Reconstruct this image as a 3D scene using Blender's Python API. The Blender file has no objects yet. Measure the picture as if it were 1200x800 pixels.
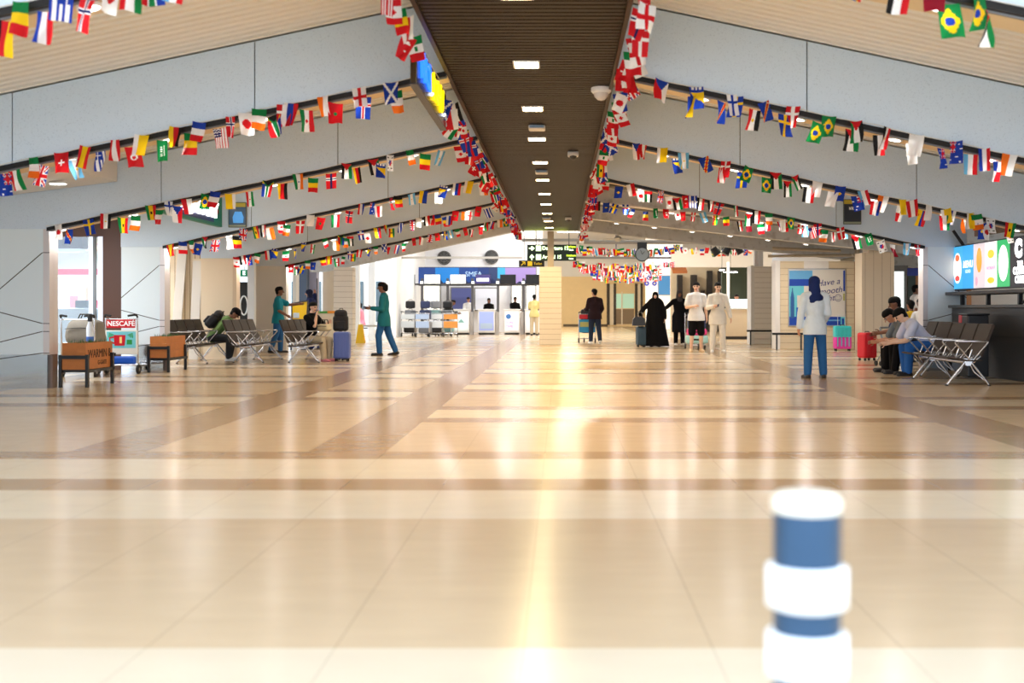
import bpy, bmesh, math, random
from mathutils import Vector, Matrix, Quaternion
random.seed(7)
SC = bpy.context.scene
COL = SC.collection
F = 1333.0; CX = 657.0; CY = 362.0; EYE = 1.1
PI = math.pi
def wx(px, Y): return (px - CX) * Y / F          # photograph column -> world X at distance Y
def wz(py, Y): return EYE - (py - CY) * Y / F    # photograph row -> world Z at distance Y
def gy(py): return F * EYE / (py - CY)           # floor distance of a photograph row

# ------------------------------------------------------------------ materials
def lin(c):
    return tuple((v / 12.92 if v <= .04045 else ((v + .055) / 1.055) ** 2.4) for v in [x / 255 for x in c])
_M = {}
def mat(name, rgb, rough=.55, metal=0., emit=0., noise=0., nscale=30., bump=0., trans=0., spec=.5, coat=0.):
    if name in _M: return _M[name]
    m = bpy.data.materials.new(name); m.use_nodes = True
    nt = m.node_tree; b = nt.nodes['Principled BSDF']
    c = (*lin(rgb), 1)
    b.inputs['Base Color'].default_value = c
    b.inputs['Roughness'].default_value = rough
    b.inputs['Metallic'].default_value = metal
    b.inputs['Specular IOR Level'].default_value = spec
    if coat: b.inputs['Coat Weight'].default_value = coat
    if trans: b.inputs['Transmission Weight'].default_value = trans
    if emit:
        b.inputs['Emission Color'].default_value = c
        b.inputs['Emission Strength'].default_value = emit
    if noise or bump:
        tc = nt.nodes.new('ShaderNodeTexCoord')
        n = nt.nodes.new('ShaderNodeTexNoise'); n.inputs['Scale'].default_value = nscale; n.inputs['Detail'].default_value = 4
        nt.links.new(tc.outputs['Object'], n.inputs['Vector'])
        if noise:
            mx = nt.nodes.new('ShaderNodeMix'); mx.data_type = 'RGBA'; mx.blend_type = 'MULTIPLY'
            mx.inputs['Factor'].default_value = 1
            rp = nt.nodes.new('ShaderNodeMapRange')
            rp.inputs['To Min'].default_value = 1 - noise; rp.inputs['To Max'].default_value = 1 + noise * .4
            nt.links.new(n.outputs['Fac'], rp.inputs['Value'])
            mx.inputs['A'].default_value = c
            nt.links.new(rp.outputs['Result'], mx.inputs['B'])
            nt.links.new(mx.outputs['Result'], b.inputs['Base Color'])
        if bump:
            bp = nt.nodes.new('ShaderNodeBump'); bp.inputs['Strength'].default_value = bump; bp.inputs['Distance'].default_value = .01
            nt.links.new(n.outputs['Fac'], bp.inputs['Height']); nt.links.new(bp.outputs['Normal'], b.inputs['Normal'])
    _M[name] = m
    return m
def stripes(name, rgb, rgb2, axis, period, width, rough=.6, bump=.4):
    """thin lines (rgb2) repeating along an axis of the object's own coordinates"""
    if name in _M: return _M[name]
    m = mat(name, rgb, rough); nt = m.node_tree; b = nt.nodes['Principled BSDF']
    tc = nt.nodes.new('ShaderNodeTexCoord'); sp = nt.nodes.new('ShaderNodeSeparateXYZ')
    nt.links.new(tc.outputs['Object'], sp.inputs[0])
    d = nt.nodes.new('ShaderNodeMath'); d.operation = 'DIVIDE'; d.inputs[1].default_value = period
    nt.links.new(sp.outputs['XYZ'.index(axis)], d.inputs[0])
    fr = nt.nodes.new('ShaderNodeMath'); fr.operation = 'FRACT'; nt.links.new(d.outputs[0], fr.inputs[0])
    lt = nt.nodes.new('ShaderNodeMath'); lt.operation = 'LESS_THAN'; lt.inputs[1].default_value = width / period
    nt.links.new(fr.outputs[0], lt.inputs[0])
    mx = nt.nodes.new('ShaderNodeMix'); mx.data_type = 'RGBA'
    mx.inputs['A'].default_value = (*lin(rgb), 1); mx.inputs['B'].default_value = (*lin(rgb2), 1)
    nt.links.new(lt.outputs[0], mx.inputs['Factor']); nt.links.new(mx.outputs['Result'], b.inputs['Base Color'])
    bp = nt.nodes.new('ShaderNodeBump'); bp.inputs['Strength'].default_value = bump; bp.inputs['Distance'].default_value = .01; bp.invert = True
    nt.links.new(lt.outputs[0], bp.inputs['Height']); nt.links.new(bp.outputs['Normal'], b.inputs['Normal'])
    return m
def speckle(name, rgb, dark, scale=60, thr=.66, rough=.5):
    if name in _M: return _M[name]
    m = mat(name, rgb, rough); nt = m.node_tree; b = nt.nodes['Principled BSDF']
    tc = nt.nodes.new('ShaderNodeTexCoord')
    n = nt.nodes.new('ShaderNodeTexNoise'); n.inputs['Scale'].default_value = scale; n.inputs['Detail'].default_value = 3
    nt.links.new(tc.outputs['Object'], n.inputs['Vector'])
    r = nt.nodes.new('ShaderNodeMapRange'); r.inputs['From Min'].default_value = thr - .1; r.inputs['From Max'].default_value = thr + .06
    nt.links.new(n.outputs['Fac'], r.inputs['Value'])
    mx = nt.nodes.new('ShaderNodeMix'); mx.data_type = 'RGBA'
    mx.inputs['A'].default_value = (*lin(rgb), 1); mx.inputs['B'].default_value = (*lin(dark), 1)
    nt.links.new(r.outputs['Result'], mx.inputs['Factor']); nt.links.new(mx.outputs['Result'], b.inputs['Base Color'])
    return m
def glass(name='clear_glass', rgb=(225, 235, 240)):
    if name in _M: return _M[name]
    m = bpy.data.materials.new(name); m.use_nodes = True; nt = m.node_tree
    nt.nodes.remove(nt.nodes['Principled BSDF'])
    t = nt.nodes.new('ShaderNodeBsdfTransparent'); t.inputs[0].default_value = (*lin(rgb), 1)
    g = nt.nodes.new('ShaderNodeBsdfGlossy'); g.inputs['Roughness'].default_value = .03
    mx = nt.nodes.new('ShaderNodeMixShader'); mx.inputs[0].default_value = .1
    nt.links.new(t.outputs[0], mx.inputs[1]); nt.links.new(g.outputs[0], mx.inputs[2])
    nt.links.new(mx.outputs[0], nt.nodes['Material Output'].inputs[0])
    _M[name] = m
    return m

# ------------------------------------------------------------------ geometry collector
class MB:
    def __init__(s): s.v = []; s.f = []; s.mi = []; s.sm = []
    def add(s, vs, fs, mi=0, smooth=False):
        b = len(s.v); s.v += [tuple(v) for v in vs]
        for f in fs: s.f.append([b + i for i in f]); s.mi.append(mi); s.sm.append(smooth)
        return s
    def quad(s, a, b, c, d, mi=0): return s.add([a, b, c, d], [(0, 1, 2, 3)], mi)
    def hexa(s, p, mi=0):            # 8 corners: bottom 4 then top 4
        return s.add(p, [(3, 2, 1, 0), (4, 5, 6, 7), (0, 1, 5, 4), (1, 2, 6, 5), (2, 3, 7, 6), (3, 0, 4, 7)], mi)
    def box(s, lo, hi, mi=0):
        x0, y0, z0 = lo; x1, y1, z1 = hi
        return s.hexa([(x0, y0, z0), (x1, y0, z0), (x1, y1, z0), (x0, y1, z0), (x0, y0, z1), (x1, y0, z1), (x1, y1, z1), (x0, y1, z1)], mi)
    def bbox(s, lo, hi, r=.01, mi=0, seg=2):   # box with rounded edges
        bm = bmesh.new(); bmesh.ops.create_cube(bm, size=1)
        for v in bm.verts:
            for i in range(3): v.co[i] = lo[i] + (v.co[i] + .5) * (hi[i] - lo[i])
        r = min(r, *[(hi[i] - lo[i]) * .49 for i in range(3)])
        bmesh.ops.bevel(bm, geom=list(bm.edges), offset=r, segments=seg, affect='EDGES', profile=.5)
        bm.verts.index_update()
        s.add([v.co[:] for v in bm.verts], [[v.index for v in f.verts] for f in bm.faces], mi, False)
        bm.free(); return s
    def prism(s, poly, axis, a, b, mi=0):
        """extrude a 2-D outline along an axis; poly in the two other axes in xyz order"""
        n = len(poly); k = 'xyz'.index(axis)
        def P(q, t):
            o = list(q); o.insert(k, t); return o
        vs = [P(q, a) for q in poly] + [P(q, b) for q in poly]
        fs = [list(range(n))[::-1], list(range(n, 2 * n))] + [(i, (i + 1) % n, n + (i + 1) % n, n + i) for i in range(n)]
        return s.add(vs, fs, mi)
    def cyl(s, p0, p1, r0, r1=None, seg=16, mi=0, cap=True):
        r1 = r0 if r1 is None else r1
        p0 = Vector(p0); p1 = Vector(p1); d = (p1 - p0).normalized()
        a = d.orthogonal().normalized(); b = d.cross(a)
        vs = []
        for p, r in ((p0, r0), (p1, r1)):
            vs += [p + (a * math.cos(2 * PI * i / seg) + b * math.sin(2 * PI * i / seg)) * r for i in range(seg)]
        s.add(vs, [(i, (i + 1) % seg, seg + (i + 1) % seg, seg + i) for i in range(seg)], mi, True)
        if cap: s.add(vs, [list(range(seg))[::-1], list(range(seg, 2 * seg))], mi)
        return s
    def tube(s, pts, r, seg=8, mi=0, closed=False):
        pts = [Vector(p) for p in pts]; n = len(pts)
        vs = []; prev = None
        for i, p in enumerate(pts):
            if closed: d = (pts[(i + 1) % n] - pts[i - 1])
            else: d = pts[min(i + 1, n - 1)] - pts[max(i - 1, 0)]
            d.normalize()
            if prev is None: a = d.orthogonal().normalized()
            else:
                a = prev - d * prev.dot(d)
                a = a.normalized() if a.length > 1e-6 else d.orthogonal().normalized()
            prev = a; b = d.cross(a)
            vs += [p + (a * math.cos(2 * PI * k / seg) + b * math.sin(2 * PI * k / seg)) * r for k in range(seg)]
        m = n if closed else n - 1
        fs = [(i * seg + k, i * seg + (k + 1) % seg, ((i + 1) % n) * seg + (k + 1) % seg, ((i + 1) % n) * seg + k) for i in range(m) for k in range(seg)]
        s.add(vs, fs, mi, True)
        if not closed: s.add(vs, [list(range(seg))[::-1], list(range((n - 1) * seg, n * seg))], mi)
        return s
    def lathe(s, prof, c=(0, 0, 0), seg=24, mi=0, sx=1, sy=1):
        vs = []; n = len(prof)
        for r, z in prof: vs += [(c[0] + r * sx * math.cos(2 * PI * k / seg), c[1] + r * sy * math.sin(2 * PI * k / seg), c[2] + z) for k in range(seg)]
        s.add(vs, [(i * seg + k, i * seg + (k + 1) % seg, (i + 1) * seg + (k + 1) % seg, (i + 1) * seg + k) for i in range(n - 1) for k in range(seg)], mi, True)
        s.add(vs, [list(range(seg))[::-1], list(range((n - 1) * seg, n * seg))], mi)
        return s
    def ball(s, c, r, mi=0, sc=(1, 1, 1), seg=12, rings=8):
        prof = [(r * math.sin(PI * i / rings) + 1e-5, -r * math.cos(PI * i / rings)) for i in range(rings + 1)]
        vs = []
        for q, z in prof: vs += [(c[0] + q * sc[0] * math.cos(2 * PI * k / seg), c[1] + q * sc[1] * math.sin(2 * PI * k / seg), c[2] + z * sc[2]) for k in range(seg)]
        s.add(vs, [(i * seg + k, i * seg + (k + 1) % seg, (i + 1) * seg + (k + 1) % seg, (i + 1) * seg + k) for i in range(rings) for k in range(seg)], mi, True)
        return s
    def xf(s, M):
        s.v = [tuple(M @ Vector(v)) for v in s.v]; return s
    def mesh(s, name, mats):
        me = bpy.data.meshes.new(name); me.from_pydata(s.v, [], s.f)
        for m in (mats if isinstance(mats, (list, tuple)) else [mats]): me.materials.append(m)
        me.polygons.foreach_set('material_index', s.mi); me.polygons.foreach_set('use_smooth', s.sm)
        me.validate(); me.update(); return me
    def build(s, name, mats, parent=None):
        return link(bpy.data.objects.new(name, s.mesh(name, mats)), parent)
def link(o, parent=None):
    COL.objects.link(o)
    if parent is not None: o.parent = parent
    return o
def empty(name, loc=(0, 0, 0), rz=0):
    o = bpy.data.objects.new(name, None); o.empty_display_size = .1
    o.location = loc; o.rotation_euler = (0, 0, rz); COL.objects.link(o); return o
def tag(o, label, cat, group=None, kind=None):
    o['label'] = label; o['category'] = cat
    if group: o['group'] = group
    if kind: o['kind'] = kind
    return o
def thing(name, label, cat, loc=(0, 0, 0), rz=0, group=None):
    return tag(empty(name, loc, rz), label, cat, group)
def struct(o, label=None):
    o['kind'] = 'structure'
    if label: o['label'] = label
    return o
def dup(root, loc, rz, label, group=None):
    def cp(o, par):
        c = o.copy(); COL.objects.link(c)
        if par is not None: c.parent = par
        for ch in list(o.children): cp(ch, c)
        return c
    kids = cp(root, None); kids.location = loc; kids.rotation_euler = (0, 0, rz); kids['label'] = label
    if group: kids['group'] = group
    return kids
def text(name, body, size, loc, rot, m, parent=None, extrude=.004, align='CENTER', bold=0., shear=0., sx=1.):
    cu = bpy.data.curves.new(name, 'FONT'); cu.body = body; cu.size = size; cu.extrude = extrude
    cu.align_x = align; cu.align_y = 'CENTER'; cu.offset = bold; cu.shear = shear; cu.resolution_u = 3
    t = bpy.data.objects.new(name + '_c', cu); COL.objects.link(t)
    bpy.context.view_layer.update()
    dg = bpy.context.evaluated_depsgraph_get()
    me = bpy.data.meshes.new_from_object(t.evaluated_get(dg)); me.name = name
    bpy.data.objects.remove(t); bpy.data.curves.remove(cu)
    me.materials.clear(); me.materials.append(m)
    o = bpy.data.objects.new(name, me); o.location = loc; o.rotation_euler = rot; o.scale = (sx, 1, 1)
    return link(o, parent)
RX = PI / 2   # text stood upright, facing the camera (-Y)

# ------------------------------------------------------------------ camera, world
cam = bpy.data.cameras.new('camera'); co = bpy.data.objects.new('camera', cam); COL.objects.link(co)
co.location = (0, 0, EYE); co.rotation_euler = (PI / 2, 0, 0)
cam.sensor_width = 36; cam.lens = F / 1200 * 36
cam.shift_x = -(CX - 600) / 1200; cam.shift_y = -(400 - CY) / 1200
cam.clip_end = 300; cam.clip_start = .05
cam.dof.use_dof = True; cam.dof.focus_distance = 21; cam.dof.aperture_fstop = 1.9
SC.camera = co
w = bpy.data.worlds.new('daylight'); SC.world = w; w.use_nodes = True
bg = w.node_tree.nodes['Background']; bg.inputs[0].default_value = (*lin((224, 238, 255)), 1); bg.inputs[1].default_value = WORLD = 3.1
SC.view_settings.view_transform = 'Standard'; SC.view_settings.look = 'None'; SC.view_settings.exposure = 0.38; SC.view_settings.gamma = 1
SC.view_settings.use_curve_mapping = False
# ------------------------------------------------------------------ materials of the hall
def tile_mat(name, rgb, j=.09):
    m = mat(name, rgb, .2); nt = m.node_tree; b = nt.nodes['Principled BSDF']
    tc = nt.nodes.new('ShaderNodeTexCoord')
    mp = nt.nodes.new('ShaderNodeMapping'); mp.inputs['Scale'].default_value = (.9, 3.2, 1)
    n = nt.nodes.new('ShaderNodeTexNoise'); n.inputs['Scale'].default_value = 2.2; n.inputs['Detail'].default_value = 6; n.inputs['Roughness'].default_value = .65
    nt.links.new(tc.outputs['Object'], mp.inputs[0]); nt.links.new(mp.outputs[0], n.inputs['Vector'])
    sp = nt.nodes.new('ShaderNodeSeparateXYZ'); nt.links.new(tc.outputs['Object'], sp.inputs[0])
    def fract(axis, off, per, wd):
        a = nt.nodes.new('ShaderNodeMath'); a.operation = 'ADD'; a.inputs[1].default_value = off; nt.links.new(sp.outputs[axis], a.inputs[0])
        d = nt.nodes.new('ShaderNodeMath'); d.operation = 'DIVIDE'; d.inputs[1].default_value = per; nt.links.new(a.outputs[0], d.inputs[0])
        f = nt.nodes.new('ShaderNodeMath'); f.operation = 'FRACT'; nt.links.new(d.outputs[0], f.inputs[0])
        l = nt.nodes.new('ShaderNodeMath'); l.operation = 'LESS_THAN'; l.inputs[1].default_value = wd / per; nt.links.new(f.outputs[0], l.inputs[0])
        return l
    l1 = fract(0, 100 * .6137 + 1.35, .6137, .006)
    r = nt.nodes.new('ShaderNodeMapRange'); r.inputs['To Min'].default_value = 1 - j; r.inputs['To Max'].default_value = 1 + j * .5
    nt.links.new(n.outputs['Fac'], r.inputs['Value'])
    mx = nt.nodes.new('ShaderNodeMix'); mx.data_type = 'RGBA'; mx.blend_type = 'MULTIPLY'; mx.inputs['Factor'].default_value = 1
    mx.inputs['A'].default_value = (*lin(rgb), 1); nt.links.new(r.outputs[0], mx.inputs['B'])
    m2 = nt.nodes.new('ShaderNodeMix'); m2.data_type = 'RGBA'; m2.inputs['B'].default_value = (*lin(tuple(c * .9 for c in rgb)), 1)
    nt.links.new(l1.outputs[0], m2.inputs['Factor']); nt.links.new(mx.outputs['Result'], m2.inputs['A'])
    nt.links.new(m2.outputs['Result'], b.inputs['Base Color'])
    rr = nt.nodes.new('ShaderNodeMapRange'); rr.inputs['To Min'].default_value = .13; rr.inputs['To Max'].default_value = .26
    nt.links.new(n.outputs['Fac'], rr.inputs['Value']); nt.links.new(rr.outputs[0], b.inputs['Roughness'])
    return m
T_BEIGE = tile_mat('beige_floor_tile', (205, 182, 150))
T_CREAM = tile_mat('cream_floor_tile', (221, 207, 183), .06)
T_BROWN = tile_mat('brown_floor_tile', (170, 140, 102))
BLUEP = speckle('pale_blue_speckled_panel', (214, 231, 246), (192, 210, 226), 70, .68)
GREYP = speckle('grey_concrete', (206, 208, 208), (180, 180, 178), 5, .62, .8)
CREAM = mat('cream_wall', (238, 222, 192), .6, noise=.08, nscale=4)
TAN = mat('tan_wall', (236, 206, 152), .6, noise=.08, nscale=3)
WHITE = mat('white_paint', (240, 240, 238), .5)
OFFW = mat('off_white', (228, 224, 215), .55)
BLACK = mat('black_satin', (22, 22, 24), .4)
DGREY = mat('dark_grey', (62, 62, 64), .5)
MGREY = mat('mid_grey', (130, 130, 130), .5)
ALU = mat('brushed_aluminium', (205, 205, 208), .3, .9)
STEEL = mat('polished_steel', (190, 195, 200), .12, 1.)
SEATB = mat('dark_brown_seat', (62, 53, 46), .6, spec=.25)
DWOOD = mat('dark_wood_slat', (36, 25, 14), .5, noise=.35, nscale=6, spec=.12)
RIB = mat('ribbed_ceiling_white', (236, 232, 222), .6)
BRICKW = stripes('white_clad_boards', (236, 228, 214), (190, 178, 160), 'Z', .16, .012)
SLATV = stripes('vertical_beige_slats', (232, 216, 188), (178, 156, 122), 'X', .11, .02)
LAMP = mat('lamp_diffuser', (255, 234, 184), .4, emit=24)
LAMPW = mat('white_lamp_diffuser', (255, 252, 246), .4, emit=9)

# ------------------------------------------------------------------ floor
def floor():
    U = .4545
    ys = [-4.0]; tones = []
    seq = [(3.69, 1), (5.97, 0), (6.91, 1), (7.37, 2), (8.35, 1), (8.78, 2)]
    pat = []          # (y0, y1, tone)  0 beige  1 cream  2 brown
    y = -4.0
    for y1, t in seq: pat.append((y, y1, t)); y = y1
    k = 0
    while y < 76:
        for n, t in ((5, 0), (1, 2), (2, 1), (1, 2)):
            pat.append((y, y + n * U, t)); y += n * U
    m = MB()
    XL = [(-16, -8.1, 2.7), (-8.1, -7.5, None), (-7.5, -3.8, 1.8), (-3.8, -3.2, None), (-3.2, -1.95, 2.7), (-1.95, -1.35, None), (-1.35, 3.64, 0), (3.64, 4.3, None), (4.3, 8.2, 1.4), (8.2, 16, 2.3)]
    for x0, x1, off in XL:
        for a, b, t in pat:
            if off is None: tt = 2 if a > 8.7 else t
            else: tt = t
            if off:
                a2, b2 = (a + off, b + off) if a > 8.7 else (a, b + (off if b > 8.7 else 0))
                if a == 8.78 - 0: a2 = a
            else: a2, b2 = a, b
            if off is not None and off > 0 and a > 8.7 and abs(a - 8.78) < 1e-6:
                m.quad((x0, 8.78, 0), (x1, 8.78, 0), (x1, a2, 0), (x0, a2, 0), 0)
            if abs(b - 8.78) < 1e-6: b2 = b
            m.quad((x0, a2, 0), (x1, a2, 0), (x1, b2, 0), (x0, b2, 0), tt)
    m.box((-16, -4, -.2), (16, 80, -.01), 0)
    struct(m.build('floor', [T_BEIGE, T_CREAM, T_BROWN]))
floor()

# ------------------------------------------------------------------ roof: beams, ribbed ceiling, slatted panel
XC = -.3; SL = .2125; FH = .73
SL2 = .11      # the bare concrete beams beyond slope less
def zb(u, sl=None): return 3.43 - (sl or SL) * (min(max(u, .6), 6.8 if sl is None else 14) - 1.05)
BY = [7.15, 11.45, 15.72, 20.3, 24.8, 29.3]
TRACK = mat('black_track', (30, 28, 28), .4, .3)
SOFF = mat('tan_soffit', (226, 204, 168), .6)
JOINT = mat('dark_joint_backing', (70, 78, 82), .8)  # dark backing seen through the gaps between face panels
def beam(side, Y, mats, u_end=7.55, h=FH, joints=(2.78, 5.22), depth=.34, track=True, sl=None):
    zb = lambda u: globals()['zb'](u, sl)
    X = lambda u: XC + side * u
    m = MB()
    us = [.85] + [j for j in joints] + [6.8, u_end]
    g = .006
    for i in range(len(us) - 1):
        a, b = us[i] + (g if 0 < i < len(us) - 2 else 0), us[i + 1] - (g if i < len(us) - 2 and i + 1 <= len(joints) else 0)
        p = [(X(a), zb(a)), (X(b), zb(b)), (X(b), zb(b) + h), (X(a), zb(a) + h)]
        if i == len(us) - 2 and sl is None: p = [(X(a), zb(6.8)), (X(b), zb(6.8)), (X(b), zb(6.8) + h), (X(a), zb(6.8) + h)]
        if side < 0: p = p[::-1]
        m.prism(p, 'y', Y, Y + .02, 0)
    # carcass behind the face panels
    for a, b in ((.85, 6.8), (6.8, u_end)):
        z0, z1 = zb(a), zb(b)
        vs = [(X(a), Y + .022, z0 + .01), (X(b), Y + .022, z1 + .01), (X(b), Y + depth, z1 + .01), (X(a), Y + depth, z0 + .01),
              (X(a), Y + .022, z0 + h), (X(b), Y + .022, z1 + h), (X(b), Y + depth, z1 + h), (X(a), Y + depth, z0 + h)]
        m.hexa(vs, 1)
    if track:
        a, b = .85, 6.8
        for y0, y1, dz, mi in ((Y - .012, Y + .07, .055, 2), (Y + .03, Y + .05, .068, 3)):
            z0, z1 = zb(a), zb(b)
            m.hexa([(X(a), y0, z0 - dz + .025), (X(b), y0, z1 - dz + .025), (X(b), y1, z1 - dz + .025), (X(a), y1, z0 - dz + .025),
                    (X(a), y0, z0 + .02), (X(b), y0, z1 + .02), (X(b), y1, z1 + .02), (X(a), y1, z0 + .02)], mi)
        m.hexa([(X(a), Y + .08, z0 - .02), (X(b), Y + .08, z1 - .02), (X(b), Y + depth + .02, z1 - .02), (X(a), Y + depth + .02, z0 - .02),
                (X(a), Y + .08, z0 + .02), (X(b), Y + .08, z1 + .02), (X(b), Y + depth + .02, z1 + .02), (X(a), Y + depth + .02, z0 + .02)], 4)
    o = m.build('ceiling_beam', mats + [TRACK, MGREY, SOFF]); struct(o); return o
for i, Y in enumerate(BY):
    beam(-1, Y, [BLUEP, JOINT] if i < 5 else [BLUEP, JOINT])
    if i < 4: beam(1, Y, [BLUEP, JOINT])
# farther right-hand beams are bare grey concrete
for Y in (24.8, 29.3, 34.0):
    beam(1, Y, [GREYP, GREYP], u_end=11.0, h=.34, joints=(), depth=.5, track=False, sl=SL2)

beam(-1, 34.0, [GREYP, GREYP], u_end=7.2, h=.45, joints=(), depth=.5, track=False)
def ribs(side, y0, y1, mname, m_, u0=.8, u1=7.6, per=.15, dz=0, sl=None):
    zb = lambda u: globals()['zb'](u, sl)
    X = lambda u: XC + side * u
    m = MB(); y = y0
    z = lambda u: zb(u) + FH + .02 + dz
    while y < y1:
        q = [(y, 0), (y + per * .55, 0), (y + per * .65, .022), (y + per * .9, .022), (y + per, 0)]
        for (a, da), (b, db) in zip(q, q[1:]):
            for ua, ub in ((u0, 6.8), (6.8, u1)):
                v = [(X(ua), a, z(ua) + da), (X(ub), a, z(ub) + da), (X(ub), b, z(ub) + db), (X(ua), b, z(ua) + db)]
                m.add(v if side > 0 else v[::-1], [(3, 2, 1, 0)], 0)
        y += per
    struct(m.build(mname, m_))
ribs(-1, 2.9, 35.0, 'ceiling_left', RIB)
ribs(1, 2.9, 20.6, 'ceiling_right', RIB)
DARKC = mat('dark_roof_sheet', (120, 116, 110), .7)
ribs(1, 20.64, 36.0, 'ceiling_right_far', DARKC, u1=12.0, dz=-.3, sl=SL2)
def roof_lid():
    m = MB()                      # the solid roof above the ribbed sheets
    m.prism([(XC - 12, 3.2), (XC - 7.6, 3.2), (XC, 4.75), (XC + 7.6, 3.2), (XC + 12, 3.2), (XC + 12, 5.0), (XC - 12, 5.0)], 'y', 2.9, 36, 0)
    struct(m.build('roof_slab', mat('roof_concrete', (150, 148, 142), .9)))
roof_lid()
def panel():
    m = MB(); PX0, PX1, PZ = -1.16, .56, 3.50
    m.box((PX0, 2.9, PZ + .03), (PX1, 34.9, 4.3), 1)
    y = 2.9
    while y < 34.85:
        m.box((PX0 + .04, y, PZ), (PX1 - .04, y + .085, PZ + .025), 0); y += .115
    for x0, x1 in ((PX0, PX0 + .04), (PX1 - .04, PX1)): m.box((x0, 2.9, PZ - .03), (x1, 34.9, 4.3), 2)
    struct(m.build('ceiling_panel', [DWOOD, mat('panel_backing_black', (12, 11, 10), .8, spec=.05), mat('dark_timber_trim', (48, 31, 20), .45, spec=.2)]))
panel()

# ------------------------------------------------------------------ clad columns that carry the beams
CRTAN = mat('warm_cream_cladding', (240, 222, 192), .5)
def column(side, Y, face, edge, w0=6.8, w1=7.55, base=True, z=None):
    X = lambda u: XC + side * u
    z = zb(6.8) if z is None else z
    m = MB(); bz = .47 if base else 0
    def bx(a, b, y0, y1, z0, z1, mi):
        xs = sorted((X(a), X(b))); m.box((xs[0], y0, z0), (xs[1], y1, z1), mi)
    bx(w0 + .06, w1, Y, Y + .2, bz, z, 0)
    if base: bx(w0 + .005, w1, Y + .005, Y + .2, 0, bz, 3)
    bx(w0 - .03, w0 + .055, Y - .012, Y + .1, bz if base else 0, z, 1)
    bx(w0 - .03, w0 + .06, Y + .105, Y + .26, bz if base else 0, z, 1)
    if base: bx(w0 - .028, w0 + .058, Y + .1, Y + .255, 0, bz, 4)
    # slanting dark joints across the cladding and their short stubs on the edge profile
    for (ua, za), (ub, zc) in ([((w1, 1.30), (w0 + .07, 1.88)), ((w1, 1.08), (w0 + .07, .90)), ((w1, .62), (w0 + .07, .79)), ((w1, .40), (w0 + .07, .18))] if face is not CRTAN and face is not OFFW else []):
        if min(za, zc) < bz + .02: zc = max(zc, bz + .02)
        d = Vector((X(ub) - X(ua), 0, zc - za)).normalized(); n = Vector((-d.z, 0, d.x)) * .006
        A = Vector((X(ua), Y - .003, za)); B = Vector((X(ub), Y - .003, zc))
        m.add([A - n, B - n, B + n, A + n, A - n + Vector((0, .004, 0)), B - n + Vector((0, .004, 0)), B + n + Vector((0, .004, 0)), A + n + Vector((0, .004, 0))],
              [(0, 1, 2, 3), (3, 2, 1, 0), (7, 6, 5, 4), (0, 1, 5, 4), (2, 3, 7, 6)], 2)
        bx(w0 - .031, w0 + .06, Y - .0135, Y - .011, zc - .005, zc + .005, 2)
    struct(m.build('column', [face, edge, BLACK, mat('mirror_plinth', (200, 205, 210), .08, 1.), mat('bronze_plinth', (120, 98, 84), .4)]))
PBLUE = mat('pale_blue_cladding', (230, 243, 248), .4)
PROF = mat('aluminium_profile', (222, 216, 216), .35, .3)
column(-1, BY[2] + .02, PBLUE, PROF)
column(-1, BY[3] + .02, PBLUE, PROF)
column(-1, BY[4] + .02, CRTAN, mat('tan_profile', (224, 200, 168), .4), base=False)
column(-1, BY[5] + .02, OFFW, OFFW, base=False)
column(1, BY[3] + .02, PBLUE, PROF)

# ------------------------------------------------------------------ walls on the left
def wall(name, lo, hi, m_):
    return struct(MB().box(lo, hi).build(name, m_))
BROWN = mat('dark_brown_panel', (92, 58, 42), .5)
# shop front between the first two columns
sf = MB()
sf.box((-12.8, 20.75, 0), (-7.9, 21.0, .06), 0); sf.box((-12.8, 20.75, 2.42), (-7.9, 21.0, 3.3), 1)
for x in (-8.55, -9.5): sf.box((x - .04, 20.7, .06), (x + .04, 20.86, 2.42), 0)
sf.box((-8.42, 20.7, .06), (-8.33, 20.9, 2.42), 0)
struct(sf.build('window_1', [ALU, BROWN]))
struct(MB().box((-12.8, 20.79, .06), (-8.4, 20.8, 2.42)).build('window_pane', glass()))
wall('wall_left_post', (-8.3, 20.62, 0), (-7.93, 20.9, 3.3), BROWN)
wall('wall_left_shop_side', (-13.0, 15.9, 0), (-12.8, 26, 3.3), OFFW)
wall('wall_left_shop_back', (-12.8, 26.0, 0), (-9.3, 26.15, 3.3), OFFW)
wall('wall_left_slats', (-9.6, 24.95, 0), (-7.88, 25.1, 3.2), SLATV)
wall('ceiling_shop', (-12.8, 15.9, 2.75), (-7.9, 26, 2.85), OFFW)
wall('wall_left_return', (-9.4, 25.1, 0), (-9.25, 29.3, 3.3), CREAM)
# bulkhead with a lamp in front of the second beam
bk = MB()
bk.prism([(-10, 2.36), (-6.12, 2.86), (-6.12, 3.2), (-10, 2.75)], 'y', 14.3, 15.70, 0)
struct(bk.build('ceiling_bulkhead', mat('bulkhead_white', (228, 226, 222), .6)))
# near side walls, outside the frame
wall('wall_left', (-9.4, 3, 0), (-9.2, 15.7, 3.3), PBLUE)
wall('wall_right', (10.2, 3, 0), (10.4, 21, 3.3), OFFW)
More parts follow.
